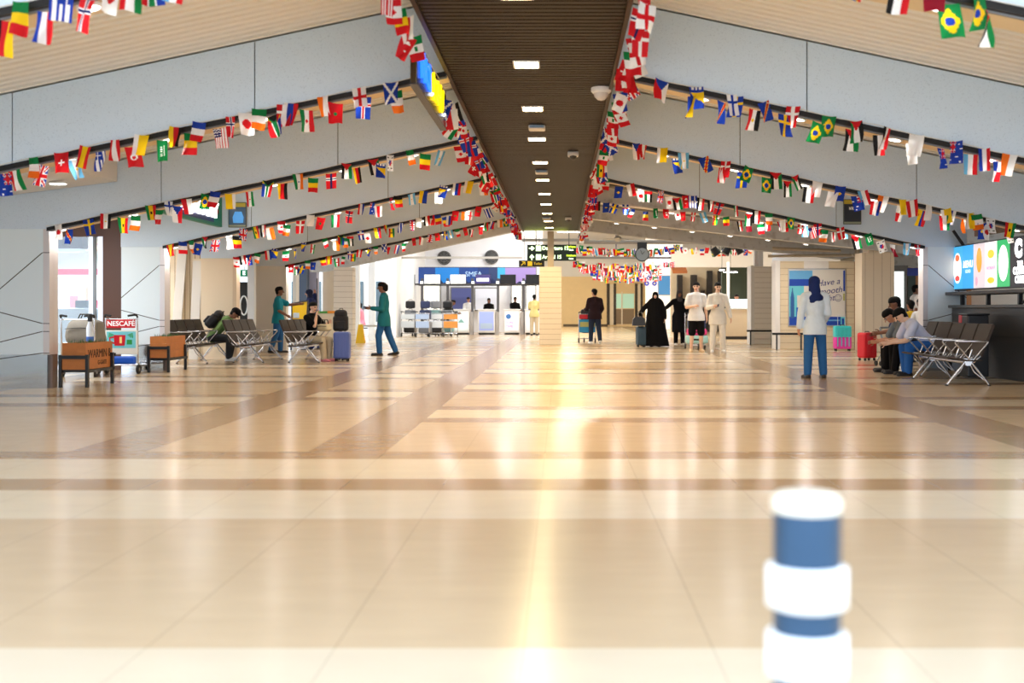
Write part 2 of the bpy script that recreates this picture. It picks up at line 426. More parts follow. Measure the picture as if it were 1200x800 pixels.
# openings towards the forecourt
for a, b, Y, m_, n in ((343, 347, 34, OFFW, 'trim_1'), (347, 359, 36, mat('slate_blue_column', (84, 100, 124), .5), 'column'), (359.5, 371, 36.4, mat('lavender_column', (188, 190, 220), .5), 'column'),
                       (378, 392, 37, CREAM, 'column')):
    wall(n, (wx(a, Y), Y, 0), (wx(b, Y), Y + .4, 3.3), m_)
struct(MB().box((wx(391, 33.6), 33.6, 0), (wx(413, 33.6), 34.1, wz(313, 33.6))).build('column', BRICKW))
gl = MB()
for a, b, Y in ((413.5, 421, 38.5), (431.5, 439, 40), (447, 454, 41.5), (460.5, 464, 43.2)):
    x = wx(a, Y); x1 = wx(b, Y)
    gl.box((x, Y, 0), (x1, Y + .2, 3.4), 0)
gl.box((wx(413.5, 38.5), 38.6, .5), (wx(464, 43) , 38.64, .56), 1)
struct(gl.build('window_2', [WHITE, ALU]))
# building across the forecourt, in daylight
ex = MB(); ex.box((-30, 62, 0), (-7.0, 62.5, 6), 0)
for k in range(14):
    x = -25 + k * 1.15
    ex.box((x, 61.9, .4), (x + .45, 61.98, 2.6), 1)
struct(ex.build('wall_outside', [WHITE, mat('dark_window', (80, 100, 108), .2)]))
wall('ground_outside', (-40, 30, -.25), (-16, 80, -.05), mat('pale_paving', (205, 205, 200), .8))

# ------------------------------------------------------------------ far hall
FARC = mat('far_ceiling', (226, 226, 226), .7)
wall('ceiling_far', (-9.5, 36.0, 5.5), (14, 76, 5.7), FARC)
# check-in hall: white back wall and the side return
wall('wall_checkin', (wx(462, 54), 54, 0), (wx(636, 54), 54.3, 5.5), mat('checkin_white', (238, 240, 246), .5))
wall('wall_checkin_side', (wx(462, 44) - .15, 44, 0), (wx(462, 44), 54, 5.5), WHITE)
# tan wall at the end of the hall with its door frames
Yt = 72
wall('wall_back', (wx(630, Yt), Yt, 0), (wx(860, Yt), Yt + .3, wz(324, Yt)), TAN)
wall('wall_back_upper', (wx(630, Yt), Yt + .1, wz(324, Yt)), (wx(860, Yt), Yt + .3, 5.5), OFFW)
tb = MB()
for a, b in ((711, 714.5), (719, 722), (744, 747), (750.5, 753)): tb.box((wx(a, Yt), Yt - .08, .1), (wx(b, Yt), Yt, wz(332, Yt)), 0)
for a, b in ((714.5, 719), (747, 750.5)): tb.box((wx(a, Yt), Yt - .05, .1), (wx(b, Yt), Yt, wz(333, Yt)), 1)
struct(tb.build('trim_2', [mat('dark_door_post', (58, 46, 34), .5), CREAM]))
db = MB(); db.box((wx(722, Yt), Yt - .05, 0), (wx(744, Yt), Yt, wz(332, Yt)), 0); db.box((wx(722, Yt), Yt - .06, 1.15), (wx(743, Yt), Yt - .05, wz(344, Yt)), 1)
db.box((wx(722, Yt), Yt - .06, .15), (wx(743, Yt), Yt - .05, 1.1), 2); db.box((wx(728, Yt), Yt - .09, .1), (wx(729.5, Yt), Yt - .06, 2.2), 3)
struct(db.build('door_1', [TAN, mat('mint_glass', (176, 216, 190), .2, emit=.25), mat('brown_door_leaf', (140, 118, 90), .5), CREAM]))
wall('baseboard_back', (wx(660, Yt), Yt - .06, 0), (wx(712, Yt), Yt, .14), mat('dark_skirting', (86, 70, 48), .5))
# white shop zone to the right of the door
SHOPW = mat('glowing_shop_wall', (250, 246, 236), .5, emit=.55)  # wall gives off light itself, standing in for shop lighting
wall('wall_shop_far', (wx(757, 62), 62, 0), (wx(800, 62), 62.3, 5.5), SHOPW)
wall('wall_shop_mid', (wx(786, 56), 56, 0), (wx(846, 56), 56.3, wz(303, 56)), CREAM)
sp_ = MB()
for a, b, t in ((794, 800, 322), (810, 817, 322), (822, 826, 340), (829, 835, 317), (842, 848, 317)):
    sp_.box((wx(a, 55.5), 55.5, 0), (wx(b, 55.5), 55.9, wz(t, 55.5)), 0)
struct(sp_.build('column', mat('dark_column', (52, 48, 46), .5)))
wall('wall_cafe_back', (wx(846, 52), 52, 0), (wx(905, 52), 52.3, 5.5), mat('dark_green_interior', (60, 74, 58), .6))
wall('wall_right_far', (13.0, 21, 0), (13.2, 76, 5.5), OFFW)
wall('wall_cafe_header', (wx(786, 50), 50, wz(313, 50)), (wx(905, 50), 50.2, wz(293, 50)), OFFW)

# column wrapped in pale boards in mid hall with its slim post
pc = MB(); Yp = 34.9
pc.box((wx(632, Yp), Yp, 0), (wx(658, Yp), Yp + .7, wz(312.5, Yp)), 0)
struct(pc.build('column', BRICKW))
wall('column', (wx(641.5, Yp), Yp + .2, wz(312.5, Yp)), (wx(649, Yp), Yp + .4, 3.5), mat('post_beige', (196, 184, 164), .5))
# clad column and the poster wall on the right
Yq = 35.6
cq = MB(); cq.box((wx(884, Yq), Yq, 0), (wx(908, Yq), Yq + .7, wz(312, Yq)), 0); cq.box((wx(880, Yq), Yq - .02, 0), (wx(884, Yq), Yq + .72, wz(311, Yq)), 1)
struct(cq.build('column', [BRICKW, OFFW]))
Yw = 31.2
TANB = stripes('tan_clad_boards', (232, 212, 178), (196, 172, 134), 'Z', .17, .012)
cw = MB(); cw.box((wx(914, Yw), Yw, 0), (wx(1001, Yw), Yw + .5, wz(306, Yw)), 0); cw.box((wx(908.5, Yw), Yw - .02, 0), (wx(914, Yw), Yw + .52, wz(305, Yw)), 1)
cw.box((wx(942, Yw), Yw - .015, wz(316, Yw)), (wx(971, Yw), Yw, wz(306, Yw)), 1)
struct(cw.build('wall_right_poster', [TANB, mat('pale_edge', (240, 234, 226), .5)]))
Yr = 29.6
cr = MB(); cr.box((wx(1010, Yr), Yr, 0), (wx(1048, Yr), Yr + .7, wz(296, Yr)), 0); cr.box((wx(1018, Yr), Yr + .05, wz(296, Yr)), (wx(1048, Yr), Yr + .6, wz(281, Yr)), 0)
struct(cr.build('column', stripes('beige_clad_column', (232, 214, 186), (190, 168, 138), 'X', .22, .012)))
# restaurant glimpsed between the clad columns
wall('wall_restaurant', (9.0, 36.0, 0), (13, 36.2, 3.4), mat('brown_interior', (176, 120, 76), .6))
rw = MB(); rw.box((wx(1045, 34), 34, .3), (wx(1059, 34), 34.1, wz(318, 34)), 0); rw.box((wx(1060, 34), 34, 0), (wx(1063, 34), 34.1, wz(312, 34)), 1); rw.box((wx(1064, 34), 34, 0), (wx(1073, 34), 34.1, wz(316, 34)), 2)
rw.box((wx(1044, 34), 33.98, wz(318, 34)), (wx(1064, 34), 34.1, wz(311, 34)), 1); rw.box((wx(1063, 34), 33.97, wz(323, 34)), (wx(1077, 34), 33.99, wz(314, 34)), 3)
struct(rw.build('window_3', [mat('bright_window', (240, 252, 250), .3, emit=1.0), MGREY, mat('dark_green_frame', (50, 70, 62), .4), mat('blue_panel', (60, 80, 180), .5)]))

# big grey cross rail and second rail over the far hall, with its end post
cb = MB(); Yb = 38
cb.tube([(wx(676, Yb), Yb, wz(283.5, Yb)), (wx(880, Yb), Yb, wz(283.5, Yb)), (wx(887, Yb), Yb, wz(287, Yb)), (wx(888.5, Yb), Yb, wz(312, Yb))], .07, 10, 0)
cb.box((wx(884, Yb), Yb - .05, wz(312, Yb)), (wx(894, Yb), Yb + .2, wz(285, Yb)), 0)
cb.box((wx(664, Yb), Yb + .1, wz(303, Yb)), (wx(787, Yb), Yb + .2, wz(300.5, Yb)), 0)
cb.box((wx(612, Yb), Yb - .2, wz(283, Yb)), (wx(690, Yb), Yb, wz(280, Yb)), 0)
cb.box((wx(462, 46), 46, wz(303, 46)), (wx(612, 46), 46.15, wz(300.5, 46)), 0)
struct(cb.build('ceiling_rail', mat('grey_pipe', (176, 172, 166), .5)))
struct(MB().cyl(Vector((wx(1117, 20.1), 20.1, wz(270, 20.1))), Vector((wx(1142, 20.1), 20.1, wz(306, 20.1))), .028, seg=8).build('trim_4', BLACK))
# pipes and ducts on the right
pp = MB()
for (a, za, b, zb_, Y, r) in ((900, 300, 1000, 299, 33, .04), (905, 291, 985, 294, 33.5, .045), (985, 306, 1016, 300, 32, .05), (1040, 283, 1087, 283, 31, .05)):
    pp.tube([(wx(a, Y), Y, wz(za, Y)), (wx((a + b) / 2, Y), Y, wz((za + zb_) / 2, Y)), (wx(b, Y), Y, wz(zb_, Y))], r, 8, 0)
pp.tube([(wx(1000, 32), 32, wz(300, 32)), (wx(1004, 32), 32, wz(297, 32)), (wx(1006, 32), 32, wz(285, 32))], .07, 8, 0)
struct(pp.build('ceiling_pipes', mat('tan_pipe', (206, 190, 164), .5)))
# ------------------------------------------------------------------ flags
FC = {'r': (214, 28, 38), 'R': (150, 24, 46), 'w': (250, 250, 250), 'b': (28, 62, 170), 'n': (30, 38, 100), 'l': (112, 190, 236), 'g': (16, 128, 66), 'y': (252, 210, 24), 'o': (250, 120, 28), 'k': (24, 24, 26), 'e': (66, 178, 70)}
KEYS = 'rRwbnlgyoke'
def flagmat(k):
    n = 'flag_cloth_' + {'r': 'red', 'R': 'maroon', 'w': 'white', 'b': 'blue', 'n': 'navy', 'l': 'sky', 'g': 'green', 'y': 'yellow', 'o': 'orange', 'k': 'black', 'e': 'bright_green'}[k]
    if n in _M: return _M[n]
    m = mat(n, FC[k], .6, spec=.25); nt = m.node_tree
    b = nt.nodes['Principled BSDF']; t = nt.nodes.new('ShaderNodeBsdfTranslucent'); t.inputs[0].default_value = (*lin(FC[k]), 1)
    mx = nt.nodes.new('ShaderNodeMixShader'); mx.inputs[0].default_value = .35
    nt.links.new(b.outputs[0], mx.inputs[1]); nt.links.new(t.outputs[0], mx.inputs[2]); nt.links.new(mx.outputs[0], nt.nodes['Material Output'].inputs[0])
    return m
FMATS = [flagmat(k) for k in KEYS]
# u runs along the fly (0 = hoist), v from the top edge down; each returns a colour letter
def hs(*c): return lambda u, v: c[min(int(v * len(c)), len(c) - 1)]
def vs(*c): return lambda u, v: c[min(int(u * len(c)), len(c) - 1)]
def disc(bg_, c, cu=.5, cv=.5, r=.3): return lambda u, v: c if ((u - cu) * 1.5) ** 2 + (v - cv) ** 2 < r * r else (bg_(u, v) if callable(bg_) else bg_)
def cross(bg_, c, c2=None, cu=.36, w_=.1):
    def f(u, v):
        a, b = abs(u - cu) * 1.5, abs(v - .5)
        if c2 and (a < w_ * .5 or b < w_ * .5): return c2
        return c if a < w_ or b < w_ else bg_
    return f
def tri(bg_, c, d=.45): return lambda u, v: c if u < d * (1 - abs(v - .5) * 2) else bg_(u, v)
def canton(bg_, cf, cu=.45, cv=.54): return lambda u, v: cf(u / cu, v / cv) if u < cu and v < cv else (bg_(u, v) if callable(bg_) else bg_)
def uk(u, v):
    a, b = abs(u - .5), abs(v - .5)
    if a < .07 or b < .1: return 'r'
    if a < .12 or b < .17: return 'w'
    if abs(a - b) < .07: return 'r'
    return 'w' if abs(a - b) < .15 else 'b'
def stars(u, v): return 'w' if (int(u * 7) + int(v * 5)) % 2 and (u * 7) % 1 < .5 else 'n'
def sa(u, v):
    d = max(0, .42 - u) if u < .42 else 0
    q = abs(v - .5); e = .16 + max(0, (.35 - u)) * .9
    if u < .32 * (1 - q * 2.2) + .0: return 'k'
    if abs(q - max(0, .38 - u) * 1.1) < .09: return 'g'
    if q < .2: return 'w' if q > .1 else 'g'
    if u < .4 - q * .5: return 'y'
    return 'r' if v < .5 else 'b'
def brazil(u, v):
    a, b = abs(u - .5), abs(v - .5)
    if (a * 1.5) ** 2 + b * b < .045: return 'b'
    return 'y' if a / .42 + b / .42 < 1 else 'g'
def congo(u, v):
    t = v - (1 - u)
    return 'r' if abs(t) < .1 else 'y' if abs(t) < .17 else ('b')
def bosnia(u, v): return 'y' if .25 < u < .25 + .55 * (1 - v) else 'b' if u > .12 else ('w' if int(v * 7) % 2 else 'b')
def scot(u, v): return 'w' if abs(abs(u - .5) - abs(v - .5)) < .1 else 'b'
def korea(u, v):
    d = ((u - .5) * 1.5) ** 2 + (v - .5) ** 2
    if d < .065: return 'r' if v < .5 + .1 * math.sin(u * 12) else 'b'
    return 'k' if abs(abs(u - .5) - .33) < .05 and abs(abs(v - .5) - .3) < .08 else 'w'
def panama(u, v): return ('w' if v < .5 else 'b') if u < .5 else ('r' if v < .5 else 'w')
def czech(u, v): return 'b' if u < .5 * (1 - abs(v - .5) * 2) else ('w' if v < .5 else 'r')
def tunisia(u, v):
    d = ((u - .5) * 1.5) ** 2 + (v - .5) ** 2
    if d < .06: return 'r' if .018 > ((u - .53) * 1.5) ** 2 + (v - .5) ** 2 else 'w'
    return 'r'
def turkey(u, v):
    d = ((u - .38) * 1.5) ** 2 + (v - .5) ** 2; e = ((u - .43) * 1.5) ** 2 + (v - .5) ** 2
    if d < .055 and e > .035: return 'w'
    return 'w' if ((u - .62) * 1.5) ** 2 + (v - .5) ** 2 < .006 else 'r'
def swiss(u, v):
    a, b = abs(u - .5) * 1.5, abs(v - .5)
    return 'w' if (a < .09 and b < .28) or (b < .09 and a < .28) else 'r'
def saudi(u, v): return 'w' if .25 < u < .75 and (abs(v - .42) < .1 and int(u * 18) % 2 or abs(v - .66) < .035) else 'g'
def canada(u, v):
    if u < .25 or u > .75: return 'r'
    return 'r' if abs(u - .5) * 1.5 + abs(v - .5) < .24 else 'w'
DES = {
 'black_red_yellow': hs('k', 'r', 'y'), 'green_yellow_red': vs('g', 'y', 'r'), 'red_white_blue': hs('r', 'w', 'b'), 'blue_white_red': vs('b', 'w', 'r'), 'norway': cross('r', 'w', 'n', w_=.13), 'japan': disc('w', 'r'),
 'green_white_orange': vs('g', 'w', 'o'), 'india': disc(hs('o', 'w', 'g'), 'b', r=.1), 'swiss': swiss, 'argentina': disc(hs('l', 'w', 'l'), 'y', r=.1), 'spain': hs('r', 'y', 'y', 'r'), 'greece': canton(hs('b', 'w', 'b', 'w', 'b', 'w', 'b'), cross('b', 'w', cu=.5), .4, .57),
 'austria': hs('r', 'w', 'r'), 'tunisia': tunisia, 'saudi': saudi, 'usa': canton(hs(*'rwrwrwrwrwr'), stars, .42, .54), 'safrica': sa, 'denmark': cross('r', 'w'), 'iran': disc(hs('g', 'w', 'r'), 'r', r=.1), 'morocco': disc('r', 'g', r=.12), 'england': cross('w', 'r', cu=.5),
 'iceland': cross('b', 'w', 'r', w_=.13), 'scotland': scot, 'czech': czech, 'bosnia': bosnia, 'congo': congo, 'sweden': cross('b', 'y'), 'ukraine': hs('b', 'y'), 'egypt': disc(hs('r', 'w', 'k'), 'y', r=.1), 'brazil': brazil, 'palestine': tri(hs('k', 'w', 'g'), 'r'),
 'yemen': hs('r', 'w', 'k'), 'white': hs('w'), 'australia': canton(lambda u, v: 'w' if (int(u * 9) * 3 + int(v * 6)) % 7 == 0 and (u * 9) % 1 < .5 else 'b', uk, .5, .5), 'luxembourg': hs('r', 'w', 'l'), 'panama': panama, 'korea': korea, 'ghana': disc(hs('r', 'y', 'g'), 'k', r=.12),
 'belgium': vs('k', 'y', 'r'), 'italy': vs('g', 'w', 'r'), 'poland': hs('w', 'r'), 'turkey': turkey, 'finland': cross('w', 'b'), 'canada': canada, 'ireland': vs('g', 'w', 'o'), 'mexico': disc(vs('g', 'w', 'r'), 'g', r=.12), 'yellow': hs('y', 'y', 'w'), 'orange': hs('o', 'w'), 'blue': disc('b', 'y', r=.16), 'colombia': hs('y', 'y', 'b', 'r'),
 'qatar': lambda u, v: 'w' if u < .3 + .06 * (int(v * 14) % 2) else 'R', 'uk': uk, 'green_red': hs('g', 'w', 'r'), 'bulgaria': hs('w', 'g', 'r'), 'russia': hs('w', 'b', 'r'), 'blue_yellow_red': vs('b', 'y', 'r'), 'pink': hs('w', 'r', 'w'), 'uae': lambda u, v: 'r' if u < .25 else 'gwk'[min(int(v * 3), 2)]}
NAMES = {'japan': 'white flag with red disc', 'white': 'plain white flag', 'swiss': 'red flag with white cross', 'brazil': 'green flag with yellow diamond', 'usa': 'striped flag with starred blue corner', 'norway': 'red flag with blue and white cross', 'tunisia': 'red flag with white disc', 'saudi': 'green flag with white script',
 'korea': 'white flag with red and blue disc', 'australia': 'blue flag with crosses and stars', 'palestine': 'black white green flag with red triangle', 'turkey': 'red flag with white crescent', 'england': 'white flag with red cross', 'scotland': 'blue flag with white diagonal cross', 'czech': 'white and red flag with blue triangle', 'canada': 'red and white flag with red leaf', 'greece': 'blue and white striped flag'}
_FM = {}
def flag_mesh(d, var, fine):
    key = (d, var, fine)
    if key in _FM: return _FM[key]
    nu, nv = {2: (24, 16), 1: (15, 10), 0: (9, 6)}[fine]
    rnd = random.Random(var * 31 + len(d) * 7 + ord(d[0]))
    W, H = .148, .215
    mir = var % 2; ph = rnd.random() * 6; amp = .012 + .014 * rnd.random(); shear = rnd.uniform(-.12, .12); curl = rnd.uniform(-.05, .05); taper = rnd.uniform(0, .22)
    f = DES[d]; V = []; FS = []; MI = []
    for i in range(nu + 1):
        u = i / nu
        for j in range(nv + 1):
            v = j / nv; x = (v - .5) * W * (1 - taper * u)
            y = amp * math.sin(ph + v * 5 + u * 3) * (.3 + u) + curl * u * u + .02 * (v - .5) * math.sin(ph) * u
            V.append((x + shear * u * H, y, -u * H + .012 * math.sin(v * PI) * -1 * (1 - u) * .5))
    for i in range(nu):
        for j in range(nv):
            a = i * (nv + 1) + j
            FS.append((a, a + 1, a + nv + 2, a + nv + 1))
            vv = (j + .5) / nv
            MI.append(KEYS.index(f((i + .5) / nu, 1 - vv if mir else vv)))
    me = bpy.data.meshes.new('flag'); me.from_pydata(V, [], FS)
    for m in FMATS: me.materials.append(m)
    me.polygons.foreach_set('material_index', MI); me.polygons.foreach_set('use_smooth', [True] * len(FS)); me.update()
    _FM[key] = me; return me
POOL = [k for k in DES]
STRING = mat('white_cord', (225, 222, 214), .7)
def bunting(label, path, items, fine, group='strings of small flags hung under the roof', seed=1, tilt=14):
    """path: function t(0..1)->(Vector, direction angle); items: list of (t, design or None, drop)"""
    rnd = random.Random(seed)
    p0 = path(.5)[0]
    t = thing('flag_bunting', label, 'bunting', p0, 0, group)
    m = MB(); m.tube([path(i / 30)[0] - p0 for i in range(31)], .004, 5); m.build('cord', STRING, t)
    for tt, d, drop in items:
        p, a = path(tt); d = d or rnd.choice(POOL)
        o = link(bpy.data.objects.new('flag', flag_mesh(d, rnd.randrange(4), fine)), t)
        o.location = p - p0 + Vector((0, rnd.uniform(-.03, .0) - (.025 if not drop else 0), -.002 - drop))
        o.rotation_euler = (math.radians(rnd.uniform(-6, 6)), math.radians(rnd.gauss(0, tilt * .55)), a + math.radians(rnd.gauss(0, 22)))
        s = rnd.uniform(.92, 1.06); o.scale = (s * (1 if rnd.random() < .8 else .7), 1, s)
        if d in NAMES: o['label'] = NAMES[d]
    return t
def beam_path(side, Y, u0=.95, u1=6.8, sag=.02, n=7, dz=.035, sl=None):
    def f(t):
        u = u0 + (u1 - u0) * t
        s = sag * abs(math.sin(t * n * PI))
        return Vector((XC + side * u, Y - .035, zb(u, sl) + dz - s)), 0
    return f
def t_of_px(side, Y, px, u0=.95, u1=6.8):
    u = side * (wx(px, Y) - XC); return (u - u0) / (u1 - u0)
def beam_bunting(side, i, label, listed=(), step=.17, fine=1, lo=-9, hi=9):
    Y = BY[i]; items = []
    rnd = random.Random(100 + i * 2 + side)
    for px, d, dr in listed:
        t = t_of_px(side, Y, px)
        if -.02 <= t <= 1.2: items.append((t, d, .09 * dr))
    if not listed:
        u = 1.1
        while u < 6.75:
            items.append(((u - .95) / 5.85, None, rnd.choice((0, 0, .085)) + rnd.uniform(0, .02))); u += step * rnd.uniform(.55, 1.5)
    bunting(label, beam_path(side, Y, sl=SL2 if side > 0 and i > 3 else None), items, fine, seed=i * 7 + (3 if side > 0 else 5))
L0 = [(10, 'black_red_yellow', 1), (30, 'green_yellow_red', 0), (57, 'red_white_blue', 1), (80, 'greece', 0), (108, 'norway', 1), (138, 'japan', 0), (162, 'green_red', 0), (182, 'safrica', 0), (212, 'luxembourg', 0), (252, 'orange', 0)]
L1 = [(6, 'australia', 1), (19, 'green_red', 1), (43, 'green_white_orange', 0), (54, 'uk', 1), (75, 'swiss', 0), (88, 'argentina', 1), (104, 'spain', 0), (120, 'greece', 1), (138, 'austria', 0), (157, 'tunisia', 1), (170, 'yellow', 0), (192, 'saudi', 1), (209, 'black_red_yellow', 0), (225, 'green_yellow_red', 1), (236, 'blue_white_red', 0), (259, 'usa', 1), (272, 'norway', 0), (290, 'japan', 0), (306, 'green_white_orange', 0), (321, 'safrica', 1), (335, 'denmark', 0), (343, 'russia', 0), (360, 'iran', 1), (380, 'orange', 0), (394, 'morocco', 1), (422, 'england', 0), (427, 'iceland', 1), (459, 'scotland', 0), (464, 'ireland', 1)]
R0 = [(993, 'congo', 0), (1052, 'egypt', 0), (1090, 'qatar', 0), (1108, 'brazil', 1), (1142, 'brazil', 0), (1153, 'palestine', 1), (900, 'iceland', 0)]
R1 = [(735, 'turkey', 0), (775, 'czech', 0), (815, 'bosnia', 0), (811, 'ukraine', 1), (845, 'congo', 1), (856, 'finland', 0), (862, 'sweden', 0), (884, 'egypt', 1), (893, 'congo', 0), (919, 'sweden', 1), (928, 'denmark', 0), (958, 'brazil', 1), (970, 'brazil', 0), (997, 'palestine', 1), (1001, 'palestine', 0), (1030, 'yemen', 1), (1038, 'egypt', 0), (1066, 'white', 1), (1072, 'white', 0), (1100, 'australia', 1), (1117, 'australia', 0), (1135, 'luxembourg', 1), (1150, 'red_white_blue', 0), (1167, 'panama', 1), (1180, 'orange', 0)]
R2 = [(717, 'turkey', 0), (745, 'czech', 0), (754, 'austria', 0), (776, 'yellow', 0), (793, 'bosnia', 1), (800, 'argentina', 0), (823, 'congo', 0), (845, 'austria', 1), (850, 'denmark', 0), (870, 'sweden', 1), (877, 'brazil', 0), (898, 'brazil', 1), (908, 'palestine', 0), (922, 'palestine', 1), (930, 'palestine', 0), (948, 'yemen', 1), (957, 'white', 0), (976, 'white', 1), (984, 'blue', 0), (1002, 'australia', 1), (1009, 'luxembourg', 0), (1026, 'red_white_blue', 1), (1034, 'orange', 0), (1055, 'panama', 1), (1058, 'yellow', 0), (1066, 'austria', 0), (1080, 'colombia', 1), (1086, 'white', 0), (1105, 'green_red', 1), (1106, 'yellow', 0), (1113, 'russia', 0), (1128, 'orange', 1), (1135, 'yellow', 0), (1142, 'ireland', 0), (1150, 'blue', 1), (1159, 'korea', 0), (1155, 'japan', 1), (1182, 'ghana', 0), (1180, 'korea', 1)]
LB = 'string of flags along the '
beam_bunting(-1, 0, LB + 'closest left roof beam, in the top corner', L0, fine=2)
beam_bunting(-1, 1, LB + 'first full left roof beam, above the bulkhead', L1, fine=2)
beam_bunting(-1, 2, LB + 'left beam ending over the mirror based column', step=.19)
beam_bunting(-1, 3, LB + 'left beam with the blue picture plaque', step=.17)
beam_bunting(-1, 4, LB + 'left beam over the lit tan column', step=.17, fine=0)
beam_bunting(-1, 5, LB + 'farthest left beam, over the off white column', step=.17, fine=0)
beam_bunting(1, 0, LB + 'closest right roof beam, in the top corner', R0, fine=2)
beam_bunting(1, 1, LB + 'first full right roof beam, below the ribbed ceiling', R1, fine=2)
beam_bunting(1, 2, LB + 'second full right beam, above the bright menu screens', R2)
beam_bunting(1, 3, LB + 'right beam with the dark notice plaque', step=.19)
beam_bunting(1, 4, LB + 'bare grey concrete beam on the right', step=.2, fine=0)
def edge_path(X, y0, y1, z):
    def f(t):
        y = y0 + (y1 - y0) * t
        return Vector((X + .015 * math.sin(y * 5), y, z - .05 * abs(math.sin(y * 1.7)))), 0
    return f
for X, lab, sd in ((-1.24, 'tangled string of flags along the left edge of the dark slatted ceiling', 4), (.63, 'tangled string of flags along the right edge of the dark slatted ceiling', 9)):
    rnd = random.Random(sd); items = []; y = 8.2
    while y < 34.5:
        if X < 0 and 9.95 < y < 12.4: y += .35; continue
        items.append(((y - 8) / 26.8, rnd.choice(('turkey', 'denmark', 'norway', 'japan', 'canada', 'tunisia', None, None, None, None, 'safrica', 'scotland', 'poland', 'swiss', 'england', 'uk', 'russia', 'iceland', 'mexico')), rnd.choice((0, 0, .1)) + rnd.uniform(0, .03)))
        y += rnd.uniform(.18, .42)
    bunting(lab, edge_path(X, 8, 34.8, 3.46), items, 1, seed=sd, tilt=30)
# crowded rows over the far hall
def row_path(x0, x1, Y, z):
    def f(t): return Vector((x0 + (x1 - x0) * t, Y, z - .12 * math.sin(t * PI) - .02 * abs(math.sin(t * 20)))), 0
    return f
for n, (a, b, Y, py, k, lab) in enumerate([
    (676, 800, 38.4, 285.5, 34, 'row of flags tied just under the grey cross rail'), (672, 790, 42, 304, 36, 'upper row of crowded flags hanging over the far tan wall'),
    (680, 775, 45, 312, 32, 'middle row of crowded flags hanging over the far tan wall'), (695, 775, 48, 319.5, 28, 'lowest row of crowded flags hanging over the far tan wall'),
    (676, 770, 52, 290, 30, 'pale row of flags seen between the two grey cross rails'), (800, 890, 40, 286, 14, 'sparse row of flags by the black spotlights on the right'), (600, 612, 36, 262, 0, '')]):
    if k: bunting(lab, row_path(wx(a, Y), wx(b, Y), Y, wz(py, Y)), [((i + .5) / k, None, random.Random(n * 99 + i).uniform(0, .14)) for i in range(k)], 0, seed=50 + n)
# ------------------------------------------------------------------ bollard
bo = thing('bollard', 'blue and white banded round bollard standing blurred in front of the camera', 'bollard', (wx(945.5, 1.83), 1.83, 0))
BB = mat('blue_bollard_steel', (50, 80, 112), .32, .5, noise=.1, nscale=12)
MB().lathe([(.0535, 0), (.0535, .775), (.054, .779)], seg=40).build('post', BB, bo)
MB().lathe([(.0545, .776), (.0555, .782), (.0555, .795), (.048, .803), (.001, .804)], seg=40).build('cap', mat('cream_cap', (236, 230, 212), .5), bo)
for z0, z1 in ((.622, .69), (.512, .583), (.40, .47)):
    MB().lathe([(.0555, z0), (.0645, z0 + .004), (.0645, z1 - .004), (.0555, z1)], seg=40).build('band', mat('white_reflective_band', (244, 248, 250), .45), bo)
MB().lathe([(.1, 0), (.1, .012), (.06, .03), (.054, .05)], seg=32).build('base', DGREY, bo)

# ------------------------------------------------------------------ benches
CHROME = mat('satin_chrome', (215, 216, 220), .25, .85)
def bench(name_label, loc, rz, n=4, group='four seat waiting benches'):
    """row of seats along local Y (0 .. n*P), sitter faces local -X"""
    t = thing('waiting_bench', name_label, 'bench', loc, rz, group); P = .56
    MB().tube([(.0, .05, .34), (.0, n * P - .05, .34)], .032, 10).build('crossbeam', CHROME, t)
    for i in range(n):
        y0 = i * P + .03; y1 = (i + 1) * P - .03
        prof = [(-.3, .41), (-.31, .395), (-.28, .38), (.0, .35), (.2, .35), (.2, .372), (.0, .372), (-.26, .41)]
        MB().prism(prof, 'y', y0, y1).build('seat', SEATB, t)
        MB().prism([(.17, .43), (.20, .42), (.375, .86), (.36, .885), (.335, .88)], 'y', y0, y1).build('backrest', SEATB, t)
        b = MB()
        for yy in (y0 + .12, y1 - .12): b.tube([(.0, yy, .335), (.12, yy, .335), (.235, yy, .44), (.30, yy, .62)], .014, 6)
        b.build('seat_bracket', CHROME, t)
    for i in range(n + 1):
        y = min(max(i * P, .02), n * P - .02); r = .011
        a = MB(); a.tube([(.02, y, .37), (-.20, y, .62), (-.19, y, .64), (.27, y, .64), (.275, y, .62), (.06, y, .37)], r, 6)
        a.tube([(.0, y, .40), (.045, y, .52)], r, 6); a.build('armrest', CHROME, t)
    for yy in (.06, n * P - .62 if n == 4 else n * P - .06):
        l = MB()
        for sx in (-1, 1): l.tube([(sx * .03, yy, .36), (sx * .30, yy, .02)], .017, 8); l.tube([(sx * .05, yy + .04, .30), (sx * .1, yy + .04, .2), (sx * .29, yy, .03)], .010, 6)
        l.prism([(-.07, .39), (.07, .39), (.035, .29), (-.035, .29)], 'y', yy - .02, yy + .02)
        lo = l.build('leg', CHROME, t)
        for sx in (-1, 1): MB().lathe([(.026, 0), (.026, .012), (.012, .022)], (sx * .305, yy, 0), 10).build('foot', BLACK, lo)
    return t
# right hand side (sitters face left, towards the hall)
BR = bench('empty four seat bench of dark perforated seats before the dark kiosk', (5.84, 16.25, 0), 0)
bench('bench with three hunched men seated on it, left of the menu screens', (6.2, 18.56, 0), 0, 3, 'three seat waiting benches')
# left hand side (sitters face right)
def lb(px, py_, lab):
    Y = gy(py_); return dup(BR, (wx(px, Y), Y + 4 * .56, 0), PI, lab, 'four seat waiting benches')
lb(213, 427.5, 'bench holding the hunched man in green, just behind the plain planter')
lb(281, 426.5, 'middle left bench, empty, between the two seated travellers')
lb(348, 426.5, 'bench with the seated woman in black, beside the blue suitcase')

